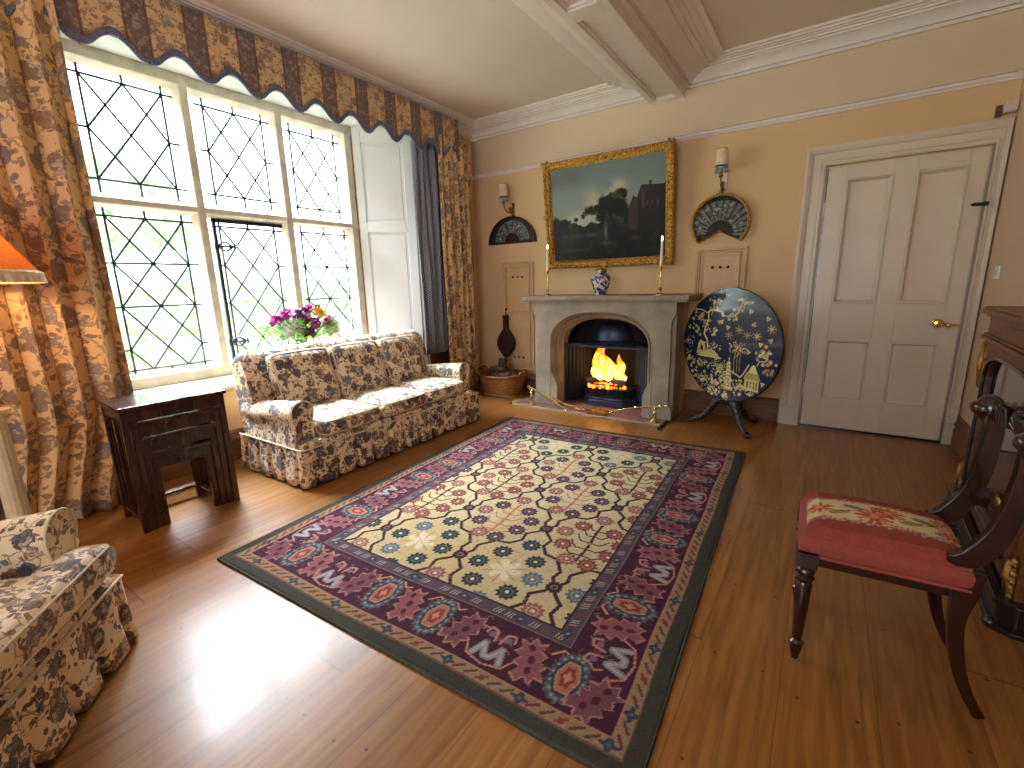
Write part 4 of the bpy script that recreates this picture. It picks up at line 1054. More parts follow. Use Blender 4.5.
col = t.mix(t.math('GREATER_THAN', t.math('ABSOLUTE', p_), .72), c4((100, 108, 132)), c4((196, 198, 202)))
M['bluecloth'] = t.fin(col, .7)
curtain('curtain', 'bluecloth', 3.50, 3.86, .53, 2.72, -3.50, 4, .030, 'slate-blue dotted curtain ending at sill height beside the white shutter', seed=2, full=2.0)
# pelmet: scalloped valance board with return, striped chintz, blue braid
pel = empty('pelmet', 'scalloped striped floral pelmet with slate-blue braid edge along the top of the window', 'pelmet', (-3.43, 2.0, 2.8))
PY0, PY1, PXF = -.35, 4.12, -3.42
def zb(y):  # scalloped foot: crests at 1.809 + k*.314
    c = math.cos(2*PI*(y-1.809)/.314); return 2.602+.040*(c if c > 0 else -abs(c)**.8) + .008*c
path = [(PXF, PY0+(PY1-PY0)*i/640) for i in range(641)]
b = MB(); rows = []; UV = []
full_path = path + [(lerp(PXF, XL, k/8), PY1+.01*k/8) for k in range(1, 9)]
for (x, y), k in zip(full_path, range(len(full_path))):
    s = y if k < 641 else PY1+(x-PXF)*-1
    z0 = zb(s); 
    col_ = []
    for j in range(7): tt = j/6; col_.append((x+.004*math.sin(y*20), y, lerp(z0+.02, 2.955, tt))); UV.append((s, lerp(z0, 2.955, tt)))
    rows.append(col_)
b.grid(rows); o = b.obj('pelmet_cloth', 'chintz_pelmet', smooth=True, ang=60); add_uv(o, lambda k: UV[k])
o.modifiers.new('t', 'SOLIDIFY').thickness = .006
o.parent = pel; o.matrix_parent_inverse = Matrix.Translation(-Vector(pel.location))
b = MB(); rows = []
for k, (x, y) in enumerate(full_path):
    s = y if k < 641 else PY1+(x-PXF)*-1; z = zb(s)
    dx, dy = (.007, 0) if k < 641 else (0, .007)
    rows.append([(x-dx*.3, y, z-.004), (x+dx, y+dy, z), (x+dx*1.5, y+dy*1.5, z+.020), (x+dx, y+dy, z+.038), (x-dx*.3, y, z+.040)])
b.grid(rows, True); child(b, 'braid_edging', 'braid', pel, smooth=True)
b = MB(); b.box(-3.44, -3.43, PY0, PY1-.02, 2.645, 2.93); b.box(-3.6, -3.43, PY0, PY1-.02, 2.90, 2.925)
child(b, 'pelmet_board', 'lining', pel)
b = MB(); b.tube([(-3.5, -.3, 2.76), (-3.5, 4.10, 2.76)], .012, 8); child(b, 'curtain_rail', 'brass', pel)

# ================================================================ FLOOR LAMP
lp = empty('floor_lamp', 'cream fluted column floor lamp with pleated orange shade by the floral curtain', 'lamp', (-3.10, .335, 0))
M['creampaint'] = simple('cream_painted_wood', (222, 200, 160), .45)
b = MB(); b.lathe([(.175, 0), (.178, .012), (.165, .024), (.10, .032), (.075, .045), (.07, .07), (.055, .075)], n=36); o = b.obj('lamp_base', 'creampaint', smooth=True); o.parent = lp
b = MB(); b.lathe([(.045, .07), (.043, .10), (.040, .69), (.040, .69)], n=72, flute=14, fl=(.10, .685)); o = b.obj('fluted_column', 'creampaint', smooth=True, ang=50); o.parent = lp
b = MB(); b.lathe([(.041, .69), (.046, .70), (.046, .712), (.060, .725), (.062, .745), (.020, .75), (.012, .77), (.012, 1.30), (.02, 1.31), (.02, 1.38), (.006, 1.40)], n=24); o = b.obj('lamp_stem', 'creampaint', smooth=True); o.parent = lp
t = NT('pleated_orange_silk'); 
t.b.inputs['Transmission Weight'].default_value = 0.0
tl = t.n('ShaderNodeBsdfTranslucent', {0: c4((170, 98, 50))}); df = t.n('ShaderNodeBsdfDiffuse', {0: c4((196, 120, 60))})
nz = t.n('ShaderNodeTexNoise', {'Vector': t.coord(), 'Scale': 40}).outputs[0]
mx = t.n('ShaderNodeMixShader', {0: t.math('ADD', .3, t.math('MULTIPLY', nz, .1)), 1: df.outputs[0], 2: tl.outputs[0]}); t.t.links.new(mx.outputs[0], t.t.nodes['Material Output'].inputs[0])
M['silk'] = t.m
def pleat_rows(prof, n, amp):
    rows = []
    for r, z in prof: rows.append([((r+(amp if k % 2 else 0))*math.cos(2*PI*k/n), (r+(amp if k % 2 else 0))*math.sin(2*PI*k/n), z) for k in range(n)])
    return rows
b = MB(); b.grid(pleat_rows([(.262, 1.355), (.215, 1.43), (.165, 1.51), (.120, 1.60), (.095, 1.66)], 150, .005), True); o = b.obj('lamp_shade', 'silk'); o.parent = lp
b = MB(); b.grid(pleat_rows([(.266, 1.362), (.275, 1.352), (.272, 1.34)], 60, .004), True)
b.grid(pleat_rows([(.268, 1.345), (.272, 1.325), (.276, 1.308)], 90, .008), True); o2 = b.obj('shade_fringe', 'creampaint'); o2.parent = o
bl = bpy.data.lights.new('lamp_bulb', 'POINT'); bl.energy = 14; bl.color = (1, .66, .34); bl.shadow_soft_size = .05
bo = bpy.data.objects.new('lamp_bulb', bl); COL.objects.link(bo); bo.location = (-3.10, .335, 1.46)

# ================================================================ SOFA AND ARMCHAIR
def cushion(mb, c, s, rot=None, puff=1.0, n=12, sag=0.0):
    """rounded loose cushion, centre c, half sizes s (x,y flat, z thick)"""
    cx, cy, cz = c; hx, hy, hz = s
    V = {}
    def pt(u, v, w_):
        ex = 1-abs(u)**6; ey = 1-abs(v)**6
        th = .58+.42*max(0, ex*ey)**.7*puff
        k = (1-.05*abs(v)**4*abs(u)**4)
        inset = 1-.05*(1-abs(w_))*0
        p = Vector((u*hx*k, v*hy*k, w_*hz*th - sag*(1-u*u)*(1-v*v)*(w_ > 0)))
        rd = 1-.06*(abs(w_)**6); p.x *= rd if abs(u) > .8 else 1; p.y *= rd if abs(v) > .8 else 1
        if rot is not None: p = rot @ p
        return Vector(c)+p
    g = [lerp(-1, 1, i/n) for i in range(n+1)]; k = 4; gw = [lerp(-1, 1, i/k) for i in range(k+1)]
    def vert(u, v, w_):
        key = (round(u, 4), round(v, 4), round(w_, 4))
        if key not in V: V[key] = mb.bm.verts.new(pt(u, v, w_))
        return V[key]
    for w_ in (-1, 1):
        for i in range(n):
            for j in range(n): mb.face([vert(g[i], g[j], w_), vert(g[i+1], g[j], w_), vert(g[i+1], g[j+1], w_), vert(g[i], g[j+1], w_)])
    for u in (-1, 1):
        for j in range(n):
            for q in range(k): mb.face([vert(u, g[j], gw[q]), vert(u, g[j+1], gw[q]), vert(u, g[j+1], gw[q+1]), vert(u, g[j], gw[q+1])])
            for q in range(k): mb.face([vert(g[j], u, gw[q]), vert(g[j+1], u, gw[q]), vert(g[j+1], u, gw[q+1]), vert(g[j], u, gw[q+1])])
    # piping rings at both seams
    out = []
    for w_ in (-1, 1):
        ring = [pt(u, -1, w_) for u in g]+[pt(1, v, w_) for v in g[1:]]+[pt(u, 1, w_) for u in g[::-1][1:]]+[pt(-1, v, w_) for v in g[::-1][1:]]
        out.append(ring)
    return out
def settee(kind, name, label, cat, L, D, nseat, nback, Tc, loc, rz, hs=1.0):
    t = empty(name, label, cat, loc, rz); AW = .15
    def part(b, nm, mat='chintz', par=t, **k):
        o = b.obj(nm, mat, **k); o.parent = par; return o
    # back: leaning, rolled top
    b = MB(); prof = [(.06, .10), (.03, .35), (.01, .60), (.0, .74), (.02, .80), (.06, .838), (.11, .835), (.15, .80), (.19, .70), (.25, .45), (.27, .20), (.27, .10)]
    rows = []; n = 26
    for i in range(n+1):
        s = i/n; y = lerp(.03, L-.03, s); e = min(s, 1-s)*n; k = 1 if e > 1 else lerp(.93, 1, e)
        dz = -.012*math.exp(-e*1.2)
        rows.append([(lerp(.13, x, k), y, (z+dz+.006*math.sin(s*40)*(z > .7))*(.5+.5*k)*hs if z > .12 else z) for x, z in prof])
    V = b.grid(rows, True); b.face(V[0][::-1]); b.face(V[-1])
    back = part(b, 'back', smooth=True, ang=60)
    # seat base
    b = MB(); b.box(.10, D-.006, .03, L-.03, .05, .292); part(b, 'seat_base', bevel=.02)
    # rolled arms
    for s in (0, 1):
        b = MB(); yy = lambda v: v if s == 0 else L-v
        pr = [(AW+.015, .08), (AW+.01, .30), (AW, .385)]
        pr += [(.085+.082*math.cos(a), .455+.078*math.sin(a)) for a in [math.radians(d) for d in range(-20, 236, 16)]]
        pr += [(.022, .36), (.012, .30), (.004, .25), (-.002, .14), (-.004, .08)]
        rows = []; xs = [.10, .16, .22, .30, .40, .50, .60, .68, D-.115, D-.10]
        for i, x in enumerate(xs):
            f = (x-.1)/(D-.2); lift = lerp(-.045, .022, f)+.02*(f < .12)
            k = .93 if i == len(xs)-1 else 1
            rows.append([(x+.035*max(0, z-.2)*f, yy(.085+(v-.085)*k), (z+lift*smoothstep(.1, .45, z))*hs if z > .1 else z) for v, z in pr])
        V = b.grid(rows, True); b.face(V[0]); b.face(V[-1])
        arm = part(b, 'arm', smooth=True, ang=50)
        fx = rows[-1]; ring = [(x+.004, y, z) for x, y, z in fx[1:-1]]
        b = MB(); b.tube(ring, .0038, 6); part(b, 'arm_piping', 'piping', arm, smooth=True)
    # seat cushions
    y0, y1 = AW+.015, L-AW-.015; w_ = (y1-y0)/nseat
    for i in range(nseat):
        b = MB(); ya, yb = y0+w_*i+.004, y0+w_*(i+1)-.004
        xa, xb = .22, D+.015
        rings = cushion(b, ((xa+xb)/2, (ya+yb)/2, .355*hs), ((xb-xa)/2, (yb-ya)/2, .076), puff=1.0)
        if Tc:   # wings of the T in front of the arms
            rings2 = cushion(b, (D-.055, L/2, .355*hs), (.075, L/2-.01, .072), puff=.8)
        c = part(b, 'seat_cushion', smooth=True, ang=75)
        b = MB()
        for r in (rings if not Tc else []): b.tube(r+[r[0]], .005, 6)
        if Tc:
            for r in rings2: b.tube(r+[r[0]], .0045, 6)
        part(b, 'cushion_piping', 'piping', c, smooth=True)
    w_ = (y1-y0)/nback
    for i in range(nback):
        b = MB(); ya, yb = y0+w_*i+.004, y0+w_*(i+1)-.004
        R = Matrix.Rotation(math.radians(72), 3, 'Y') 
        rings = cushion(b, (.262, (ya+yb)/2, .60*hs), (.215, (yb-ya)/2, .075), rot=R, puff=1.0, n=12)
        c = part(b, 'back_cushion', smooth=True, ang=75)
        b = MB(); b.tube(rings[1]+[rings[1][0]], .005, 6); part(b, 'cushion_piping', 'piping', c, smooth=True)
    # skirt with kick pleats on three sides
    b = MB(); path = []; x0, xf = .06, D-.005
    def seg(p, q, m):
        for k in range(m): path.append((lerp(p[0], q[0], k/m), lerp(p[1], q[1], k/m), (q[1]-p[1], -(q[0]-p[0]))))
    seg((x0, 0), (xf, 0), 90); seg((xf, 0), (xf, L), int(120*L)); seg((xf, L), (x0, L), 90)
    rows = []; s_ = 0
    for i, (x, y, nv) in enumerate(path):
        if i: s_ += math.dist(path[i-1][:2], (x, y))
        l = math.hypot(*nv); nx, ny = nv[0]/l, nv[1]/l
        ph = s_/.152; f = ph-math.floor(ph); pl = math.exp(-((f-.5)/.10)**2); wv = math.sin(2*PI*ph*.5+1)*.35
        col_ = []
        for j in range(7):
            t_ = j/6; out = lerp(.004, .022, t_**1.2)*(1+wv*.5) - pl*.042*t_; z = lerp(.262, .016+.014*pl, t_)
            col_.append((x+nx*out, y+ny*out, z))
        rows.append(col_)
    b.grid(rows); sk = part(b, 'skirt', smooth=True, ang=70); sk.modifiers.new('t', 'SOLIDIFY').thickness = .006
    b = MB(); b.tube([(x+.006*(1 if nv[0] > 0 else 0), y+.007*(-1 if y < .01 else (1 if y > L-.01 else 0)), .262) for x, y, nv in path[::3]], .006, 6); part(b, 'skirt_piping', 'piping', sk, smooth=True)
    for x in (.12, D-.12):
        for y in (.1, L-.1): b = MB(); b.lathe([(.02, 0), (.022, .02), (.02, .06)], (x, y, 0), 10); part(b, 'foot', 'ebony')
    return t
settee('s', 'sofa', 'three-seat sofa in floral chintz loose covers with skirt, standing under the window', 'sofa', 1.79, .81, 3, 3, False, (-3.42, 1.49, 0), math.radians(.4))
nang = math.radians(50); nx_, ny_ = math.cos(nang), math.sin(nang)
Dc, Lc = .85, .86; P0 = Vector((-1.985, .43, 0))
org = P0 - Vector((nx_, ny_, 0))*(Dc+.02) - Vector((-ny_, nx_, 0))*Lc
settee('a', 'armchair', 'floral chintz armchair with skirt cut off at the lower left corner of the view', 'armchair', Lc, Dc, 1, 1, True, org, nang, 1.03)

# ================================================================ NEST OF TABLES
def nest(loc, rz, W, Dp, H, label, xoff=0):
    t = empty('nesting_table', label, 'table', loc, rz, None); lw = .030
    b = MB(); b.box(-.008, Dp+.010, -.012, W+.012, H-.020, H); b.box(.0, Dp, 0, W, H-.034, H-.020)
    o = b.obj('table_top', 'rose', bevel=.004); o.parent = t
    b = MB(); z0 = H-.085
    b.box(Dp-.020, Dp-.006, .01, W-.01, z0, H-.034); 
    b.box(.01, Dp-.01, .004, .016, z0+.01, H-.034); b.box(.01, Dp-.01, W-.016, W-.004, z0+.01, H-.034)
    for y in (.004, W-.016):   # pierced side bracket
        b.box(.02, .055, y, y+.012, z0-.03, z0+.012); b.box(Dp-.055, Dp-.02, y, y+.012, z0-.03, z0+.012)
    o = b.obj('apron', 'rose', bevel=.002); o.parent = t
    for x in (.004, Dp-lw-.004):
        for y in (.0, W-lw):
            b = MB(); s = 0
            b.hexa([(x, y+s*.006, 0), (x+lw, y+s*.006, 0), (x+lw, y+lw+s*.006, 0), (x, y+lw+s*.006, 0), (x, y, .04), (x+lw, y, .04), (x+lw, y+lw, .04), (x, y+lw, .04)])
            b.box(x, x+lw, y, y+lw, .04, H-.034); o = b.obj('leg', 'rose', bevel=.003); o.parent = t
    b = MB()
    for y in (.004, W-.018): b.box(.02, Dp-.02, y, y+.014, .062, .078)
    b.box(.006, .02, .015, W-.015, .062, .078)
    for y in (.005, W-.017):
        for k in range(1, 4): b.box(Dp*k/4-.004, Dp*k/4+.004, y, y+.010, .078, H-.08) if W > .44 else None
    o = b.obj('stretcher', 'rose', bevel=.002); o.parent = t
    return t
RZ = math.radians(-2.5)
def nloc(dx, dy): c, s = math.cos(RZ), math.sin(RZ); return (-3.215+dx*c-dy*s, .738+dx*s+dy*c, 0)
nest(nloc(0, 0), RZ, .480, .350, .690, 'largest dark rosewood nesting table, outermost of the nest by the window')
nest(nloc(.012, .034), RZ, .412, .330, .600, 'second largest dark rosewood nesting table, tucked inside the outermost one')
nest(nloc(.022, .066), RZ, .348, .312, .510, 'third dark rosewood nesting table in the nest, second smallest')
nest(nloc(.032, .098), RZ, .284, .294, .410, 'smallest dark rosewood nesting table, innermost of the nest')

# ================================================================ TILT-TOP TABLE
tt = empty('tilt_top_table', 'round black lacquer tilt-top table painted with gold pagodas and blossom, top upright', 'table', (-.60, 4.17, 0))
TH = math.radians(29); R0 = .47
P = Paint(.94, .94, .0030, (26, 42, 66)); rs = np.random.RandomState(11)  # blue base puts the reflected sky sheen into the black lacquer
GC = [(226, 216, 160), (206, 194, 128), (232, 226, 186), (176, 160, 96), (150, 150, 120)]
def pxy(a, c): return ((a-30)/670*.94, .94-(c-18)/752*.94)   # from the photograph's layout of motifs
def blossom(a, c, r, col=None, pet=5, op=.95):
    r *= .8; x, y = pxy(a, c); P.disc(x, y, r, col or GC[rs.randint(4)], op, pet, .3, rot=rs.rand()*3); P.disc(x, y, r*.3, (120, 90, 50), op)
def branch(pts, w0, col=(222, 210, 160)): P.line([pxy(*p) for p in pts], w0, col)
def spray(a, c, n, sp, r, col=None):
    for _ in range(n): blossom(a+rs.normal()*sp, c+rs.normal()*sp*.8, r*rs.uniform(.6, 1.2), col)
def leafy(a, c, n, sp, ln=14):
    for _ in range(n):
        x, y = a+rs.normal()*sp, c+rs.normal()*sp*.8; an = rs.rand()*6.28
        branch([(x, y), (x+ln*math.cos(an), y+ln*math.sin(an))], .005, GC[rs.randint(5)])
branch([(222, 425), (215, 370), (190, 330), (195, 290), (215, 230), (212, 180), (235, 165), (300, 172), (320, 200)], .014)
branch([(212, 190), (160, 165), (115, 165)], .008); branch([(215, 240), (160, 235), (130, 215)], .007); branch([(235, 200), (250, 130), (240, 95)], .006); branch([(320, 200), (380, 205), (415, 180), (440, 110)], .007)
for a, c, n, sp in ((250, 110, 16, 26), (145, 215, 12, 22), (200, 260, 14, 30), (130, 315, 10, 18), (365, 195, 12, 22), (440, 115, 16, 24), (280, 300, 8, 20), (110, 180, 5, 10), (300, 240, 3, 10)): spray(a, c, n, sp, .013)
P.poly([pxy(*p) for p in ((140, 470), (150, 400), (165, 372), (200, 390), (205, 440), (240, 430), (275, 440), (310, 478), (180, 482))], GC[1]); P.poly([pxy(*p) for p in ((165, 440), (170, 405), (188, 420), (188, 452))], (40, 50, 60)); leafy(270, 410, 26, 24); leafy(75, 385, 24, 22); branch([(150, 482), (320, 486)], .010)
for a, c in ((430, 285), (485, 315), (545, 315), (365, 325), (625, 265), (445, 400)):
    for k in range(7):
        an = k*.9; branch([(a, c), (a+26*math.cos(an), c+26*math.sin(an))], .006, GC[3+k%2] if a < 500 else GC[1])
for a, c in ((600, 205), (520, 245), (355, 275), (570, 365), (625, 335), (500, 420), (335, 70), (495, 165), (310, 240), (600, 610), (75, 290)): blossom(a, c, .020, GC[1], 3)
spray(90, 520, 16, 26, .014); spray(170, 530, 14, 24, .012); leafy(220, 540, 16, 18); spray(130, 610, 12, 26, .014); spray(70, 470, 6, 16, .010); leafy(200, 640, 26, 26)
for x0 in (380,):   # pagoda tower
    for k in range(8): w_ = 10+k*2.2; y = 500+k*24; P.rect(*[pxy(x0-w_, 0)[0], pxy(x0+w_, 0)[0]], pxy(0, y+16)[1], pxy(0, y)[1], GC[0]); P.poly([pxy(*p) for p in ((x0-w_-8, y+20), (x0, y+12), (x0+w_+8, y+20), (x0, y+25))], GC[3])
branch([(380, 500), (380, 470)], .005)
P.poly([pxy(*p) for p in ((480, 590), (500, 545), (570, 548), (585, 590))], GC[3]); P.poly([pxy(*p) for p in ((490, 590), (580, 592), (580, 670), (488, 662))], GC[1]); P.poly([pxy(*p) for p in ((505, 550), (530, 500), (548, 500), (568, 552))], GC[0])
for x in (505, 525, 545, 562): P.rect(pxy(x, 0)[0], pxy(x+7, 0)[0], pxy(0, 655)[1], pxy(0, 605)[1], (60, 64, 60))
branch([(400, 560), (460, 590), (480, 560), (510, 500)], .010); branch([(560, 500), (570, 470), (610, 465)], .008); spray(570, 420, 14, 26, .014); spray(640, 465, 12, 20, .014); spray(620, 530, 9, 18, .015, (196, 150, 110)); spray(615, 405, 6, 12, .012)
for a in (415, 435, 452): branch([(a, 560), (a-4, 480), (a+6, 410)], .005, GC[3])
leafy(430, 400, 40, 30, 18); leafy(320, 540, 60, 30, 16); leafy(330, 590, 30, 24); branch([(325, 640), (322, 560)], .006, GC[3])
for a, c, n, sp in ((300, 650, 14, 26), (230, 640, 10, 22), (370, 655, 12, 24), (440, 680, 14, 24), (290, 720, 14, 20), (370, 730, 12, 18), (520, 660, 10, 22), (190, 660, 6, 14), (440, 620, 10, 22)): spray(a, c, n, sp, .014)
leafy(250, 700, 30, 30); leafy(420, 650, 30, 40); leafy(540, 690, 10, 12)
lac = vcol('sky_sheen_lacquer_with_gold_painting', .22, .5)
Rm = Matrix.Rotation(-TH, 3, 'Z')
top = empty('x', 'x', 'x'); bpy.data.objects.remove(top)
C0 = Vector((-.60, 4.17, .712)); nrm = Vector((-math.sin(TH), -math.cos(TH), 0)); uu = Vector((math.cos(TH), -math.sin(TH), 0)); C1 = C0+nrm*.055
b = MB(); rows = []
for r, e in ((.0, -.014), (R0-.02, -.014), (R0-.004, -.010), (R0, -.004), (R0, .004), (R0-.004, .010), (R0-.016, .0095)):
    rows.append([C1+uu*(max(r, .001)*math.cos(a))+Vector((0, 0, max(r, .001)*math.sin(a)))+nrm*e for a in [2*PI*k/96 for k in range(96)]])
b.grid(rows, True); topo = child(b, 'table_top', 'ebony', tt, smooth=True, ang=40)
def tfn(X, Y):
    x, y = X-.47, Y-.47; c = np.array(C1+nrm*.0102)
    return np.stack([c[0]+uu.x*x, c[1]+uu.y*x, c[2]+y], -1)
o = P.mesh('lacquer_painting', lac, tfn, None, keep=lambda X, Y: np.hypot(X-.47, Y-.47) < R0-.008)
o.parent = topo
b = MB(); b.lathe([(.050, .20), (.055, .24), (.035, .27), (.028, .34), (.042, .40), (.050, .46), (.030, .52), (.024, .60), (.035, .64), (.035, .69)], (0, 0, 0), 20); o = b.obj('pedestal', 'ebony', smooth=True); o.parent = tt
b = MB(); b.box(-.09, .09, -.02, .10, .66, .71); o = b.obj('tilt_block', 'ebony', bevel=.005); o.parent = tt; o.rotation_euler = (0, 0, -TH)
t = NT('black_lacquer_with_gilt_sprigs'); v = t.coord(); vo = t.n('ShaderNodeTexVoronoi', {'Vector': v, 'Scale': 45}).outputs[0]
M['giltlac'] = t.fin(t.mix(t.math('LESS_THAN', vo, .26), c4((30, 24, 24)), c4((150, 118, 74))), .5, 0, 0)
for an in (math.radians(178), math.radians(-52), math.radians(52)):
    c, s = math.cos(an), math.sin(an); b = MB()
    pts = [(.02, .225), (.06, .245), (.10, .225), (.15, .14), (.20, .075), (.26, .040), (.30, .028)]
    b.tube([(c*r, s*r, z) for r, z in pts], [.036, .038, .036, .030, .025, .025, .028], 10)
    b.ball((c*.305, s*.305, .022), .026, 10, (1.2, 1.2, .8)); o = b.obj('splayed_leg', 'giltlac', smooth=True); o.parent = tt

# ================================================================ DINING CHAIR
ch = empty('side_chair', 'dark mahogany side chair with red seat and floral needlework band, in the right foreground', 'chair', (.02, 1.605, 0), math.radians(1.5))
SW, SD = .325, .385   # local x = depth towards the back, y = across to the far side
def cpart(b, nm, mat='mahog', **k): o = b.obj(nm, mat, **k); o.parent = ch; return o
def fleg(y):
    b = MB(); c = (.012, y, 0)
    b.lathe([(.010, 0), (.014, .02), (.021, .055), (.022, .065), (.013, .075), (.016, .085), (.022, .20), (.025, .285), (.020, .292), (.026, .30), (.028, .308), (.020, .316), (.027, .326), (.027, .334), (.021, .342), (.028, .352), (.028, .40)], c, 30, flute=10, fl=(.08, .29))
    b.box(-.018, .042, y-.029, y+.029, .352, .40); return cpart(b, 'front_leg', smooth=True, ang=40)
fleg(.0); fleg(SW)
b = MB()
b.hexa([(-.008, .0, .350), (SD-.03, .02, .350), (SD-.03, .042, .350), (-.008, .022, .350), (-.008, 0, .392), (SD-.03, .02, .392), (SD-.03, .042, .392), (-.008, .022, .392)])
b.hexa([(-.008, SW-.022, .350), (SD-.03, SW-.042, .350), (SD-.03, SW-.02, .350), (-.008, SW, .350), (-.008, SW-.022, .392), (SD-.03, SW-.042, .392), (SD-.03, SW-.02, .392), (-.008, SW, .392)])
b.box(-.012, .014, 0, SW, .350, .392); b.box(SD-.05, SD-.02, .02, SW-.02, .350, .40)
cpart(b, 'seat_rail', bevel=.003)
# upholstered seat
P = Paint(SW+.02, SD+.02, .0035, (142, 66, 58)); Ws, Ds = SW+.02, SD+.02
P.noise(.18); P.rect(.095, .25, 0, Ds, (208, 190, 146)); 
for x in (.095, .25):
    for k in range(90): P.disc(x+rs.uniform(-.012, .012), k*Ds/90, .006, [(150, 120, 108), (196, 176, 140), (164, 84, 76)][k%3], .8)
def fl2(x, y, r):
    for k in range(11):
        a = k*.571+rs.rand()*.3; P.line([(x, y), (x+r*math.cos(a), y+r*math.sin(a))], r*.30, [(176, 84, 64), (196, 116, 84), (150, 64, 56)][k%3], .95)
    P.disc(x, y, r*.3, (206, 150, 96))
def lf(x, y, a, l, col): P.disc(x, y, l, col, .9, 0, 0, (1, .42), a)
P.line([(.17, 0), (.15, .09), (.19, .18), (.16, .27), (.18, .40)], .005, (96, 92, 74))
for x, y, a, l, c in ((.145, .09, 1.2, .032, (120, 122, 72)), (.195, .13, 1.9, .030, (104, 100, 92)), (.21, .21, 1.6, .034, (104, 104, 96)), (.15, .28, 1.2, .032, (124, 124, 74)), (.19, .32, 1.8, .036, (108, 112, 72)), (.13, .36, 1.4, .028, (116, 112, 90))): lf(x, y, a, l, c)
fl2(.17, .035, .036); fl2(.145, .185, .046); fl2(.19, .225, .040); fl2(.14, .375, .028); fl2(.215, .36, .025)
P.noise(.10, 2)
def seatfn(X, Y):   # X across, Y depth
    u = X/Ws*2-1; v = Y/Ds*2-1
    ins = .018*(v+1)/2
    e = np.minimum(1-np.abs(u), 1-np.abs(v))
    z = .448+.030*np.clip(e/.16, 0, 1)**.5 + .022*(1-u**2)*(1-v**2)
    pull = 1-.03*np.clip(1-e/.06, 0, 1)*0
    return np.stack([.004+Y*.96, (X-.01-SW/2)*(1-ins/Ws*2)*pull+SW/2, z], -1)
seat = P.mesh('seat_cushion', vcol('wool_needlework', .9, 0, .3, .2, .15), seatfn, ch)
seat.data.polygons.foreach_set('use_smooth', [True]*len(seat.data.polygons))
b = MB(); M['redwool'] = simple('faded_red_wool', (142, 66, 58), .9, var=.06, scale=60, bump=.2)
rows = []
O = [(-.012, -.01), (SD+.008, .01), (SD+.008, SW-.01), (-.012, SW+.01)]
for z, k in ((.388, -.004), (.398, .004), (.425, .007), (.445, .003), (.458, -.008)):
    rows.append([(x+(k if x > .1 else -k+max(0, z-.40)*.35), y+(k if y > .1 else -k), z) for x, y in O])
b.grid(rows, True); o = b.obj('seat_border', 'redwool', bevel=.006); o.parent = ch
b = MB(); pts = [(x, y, .388) for x, y in O]; b.tube(pts+[pts[0]], .006, 8); o2 = b.obj('seat_gimp', 'redwool', smooth=True); o2.parent = o
# sabre back legs run up into scrolled stiles
def sweep_rect(pts, wy, wx, nm, y, **kw):
    b = MB(); rows = []
    m = len(pts)
    for i, (x, z) in enumerate(pts):
        t = Vector((pts[min(i+1, m-1)][0]-pts[max(i-1, 0)][0], 0, pts[min(i+1, m-1)][1]-pts[max(i-1, 0)][1])).normalized(); n = Vector((t.z, 0, -t.x)); h = (wx[i] if hasattr(wx, '__len__') else wx)/2
        c = Vector((x, y, z)); rows.append([c-n*h+Vector((0, -wy/2, 0)), c+n*h+Vector((0, -wy/2, 0)), c+n*h+Vector((0, wy/2, 0)), c-n*h+Vector((0, wy/2, 0))])
    V = b.grid(rows, True); b.face(V[0]); b.face(V[-1]); return cpart(b, nm, bevel=.004, smooth=True, ang=50, **kw)
def spl(p, n=6):
    out = []
    P_ = [p[0]]+list(p)+[p[-1]]
    for i in range(1, len(P_)-2):
        for k in range(n):
            t = k/n; q = []
            for a in range(len(p[0])):
                p0, p1, p2, p3 = P_[i-1][a], P_[i][a], P_[i+1][a], P_[i+2][a]
                q.append(.5*((2*p1)+(-p0+p2)*t+(2*p0-5*p1+4*p2-p3)*t*t+(-p0+3*p1-3*p2+p3)*t**3))
            out.append(tuple(q))
    out.append(tuple(p[-1])); return out
legp = spl([(.466, 0, .028), (.428, .07, .028), (.398, .16, .034), (.380, .28, .038), (.386, .38, .056), (.39, .45, .060)])
styp = spl([(.335, .475, .02), (.360, .475, .040), (.392, .495, .055), (.425, .56, .050), (.442, .64, .046), (.450, .72, .044), (.452, .79, .042), (.446, .84, .036)])
for y in (.022, SW-.022):
    sweep_rect([(x, z) for x, z, _ in legp], .030, [w_ for *_, w_ in legp], 'back_leg', y)
    sweep_rect([(x, z) for x, z, _ in styp], .032, [w_ for *_, w_ in styp], 'back_stile', y)
b = MB(); n = 30; rows = []   # carved crest: scrolled ends, shell centre
for i in range(n+1):
    s = i/n; y = lerp(-.022, SW+.022, s); e = abs(s-.5)*2; zc = .842+.014*math.cos(e*PI)+.014*math.exp(-((e-.95)/.12)**2)*-1; hh_ = lerp(.042, .036, e)+.012*math.exp(-(e/.2)**2); xc = .450+.035*(1-e**2)
    row = []
    for k in range(14):
        a = 2*PI*k/14; rr = 1+.12*math.cos(a*3+s*60) 
        row.append((xc+.020*rr*math.cos(a), y, zc+hh_*rr*math.sin(a)))
    rows.append(row)
V = b.grid(rows, True); b.face(V[0]); b.face(V[-1])
for y in (-.025, SW+.025):
    b.ball((.446, y, .838), .044, 14, (.8, .9, 1)); 
    b.ball((.430, y, .838), .030, 10, (1, 1.2, .9))
for k in range(9):
    a = PI*k/8; b.tube([(.470, SW/2, .80), (.462, SW/2+.045*math.cos(a), .828+.048*math.sin(a))], [.006, .012], 8)
for s in (-1, 1):
    for k in range(3): b.tube([(.455, SW/2+s*(.065+.026*k), .81), (.450, SW/2+s*(.075+.026*k), .865)], [.009, .013], 8)
cpart(b, 'crest_rail', smooth=True, ang=60)
b = MB(); pts = []
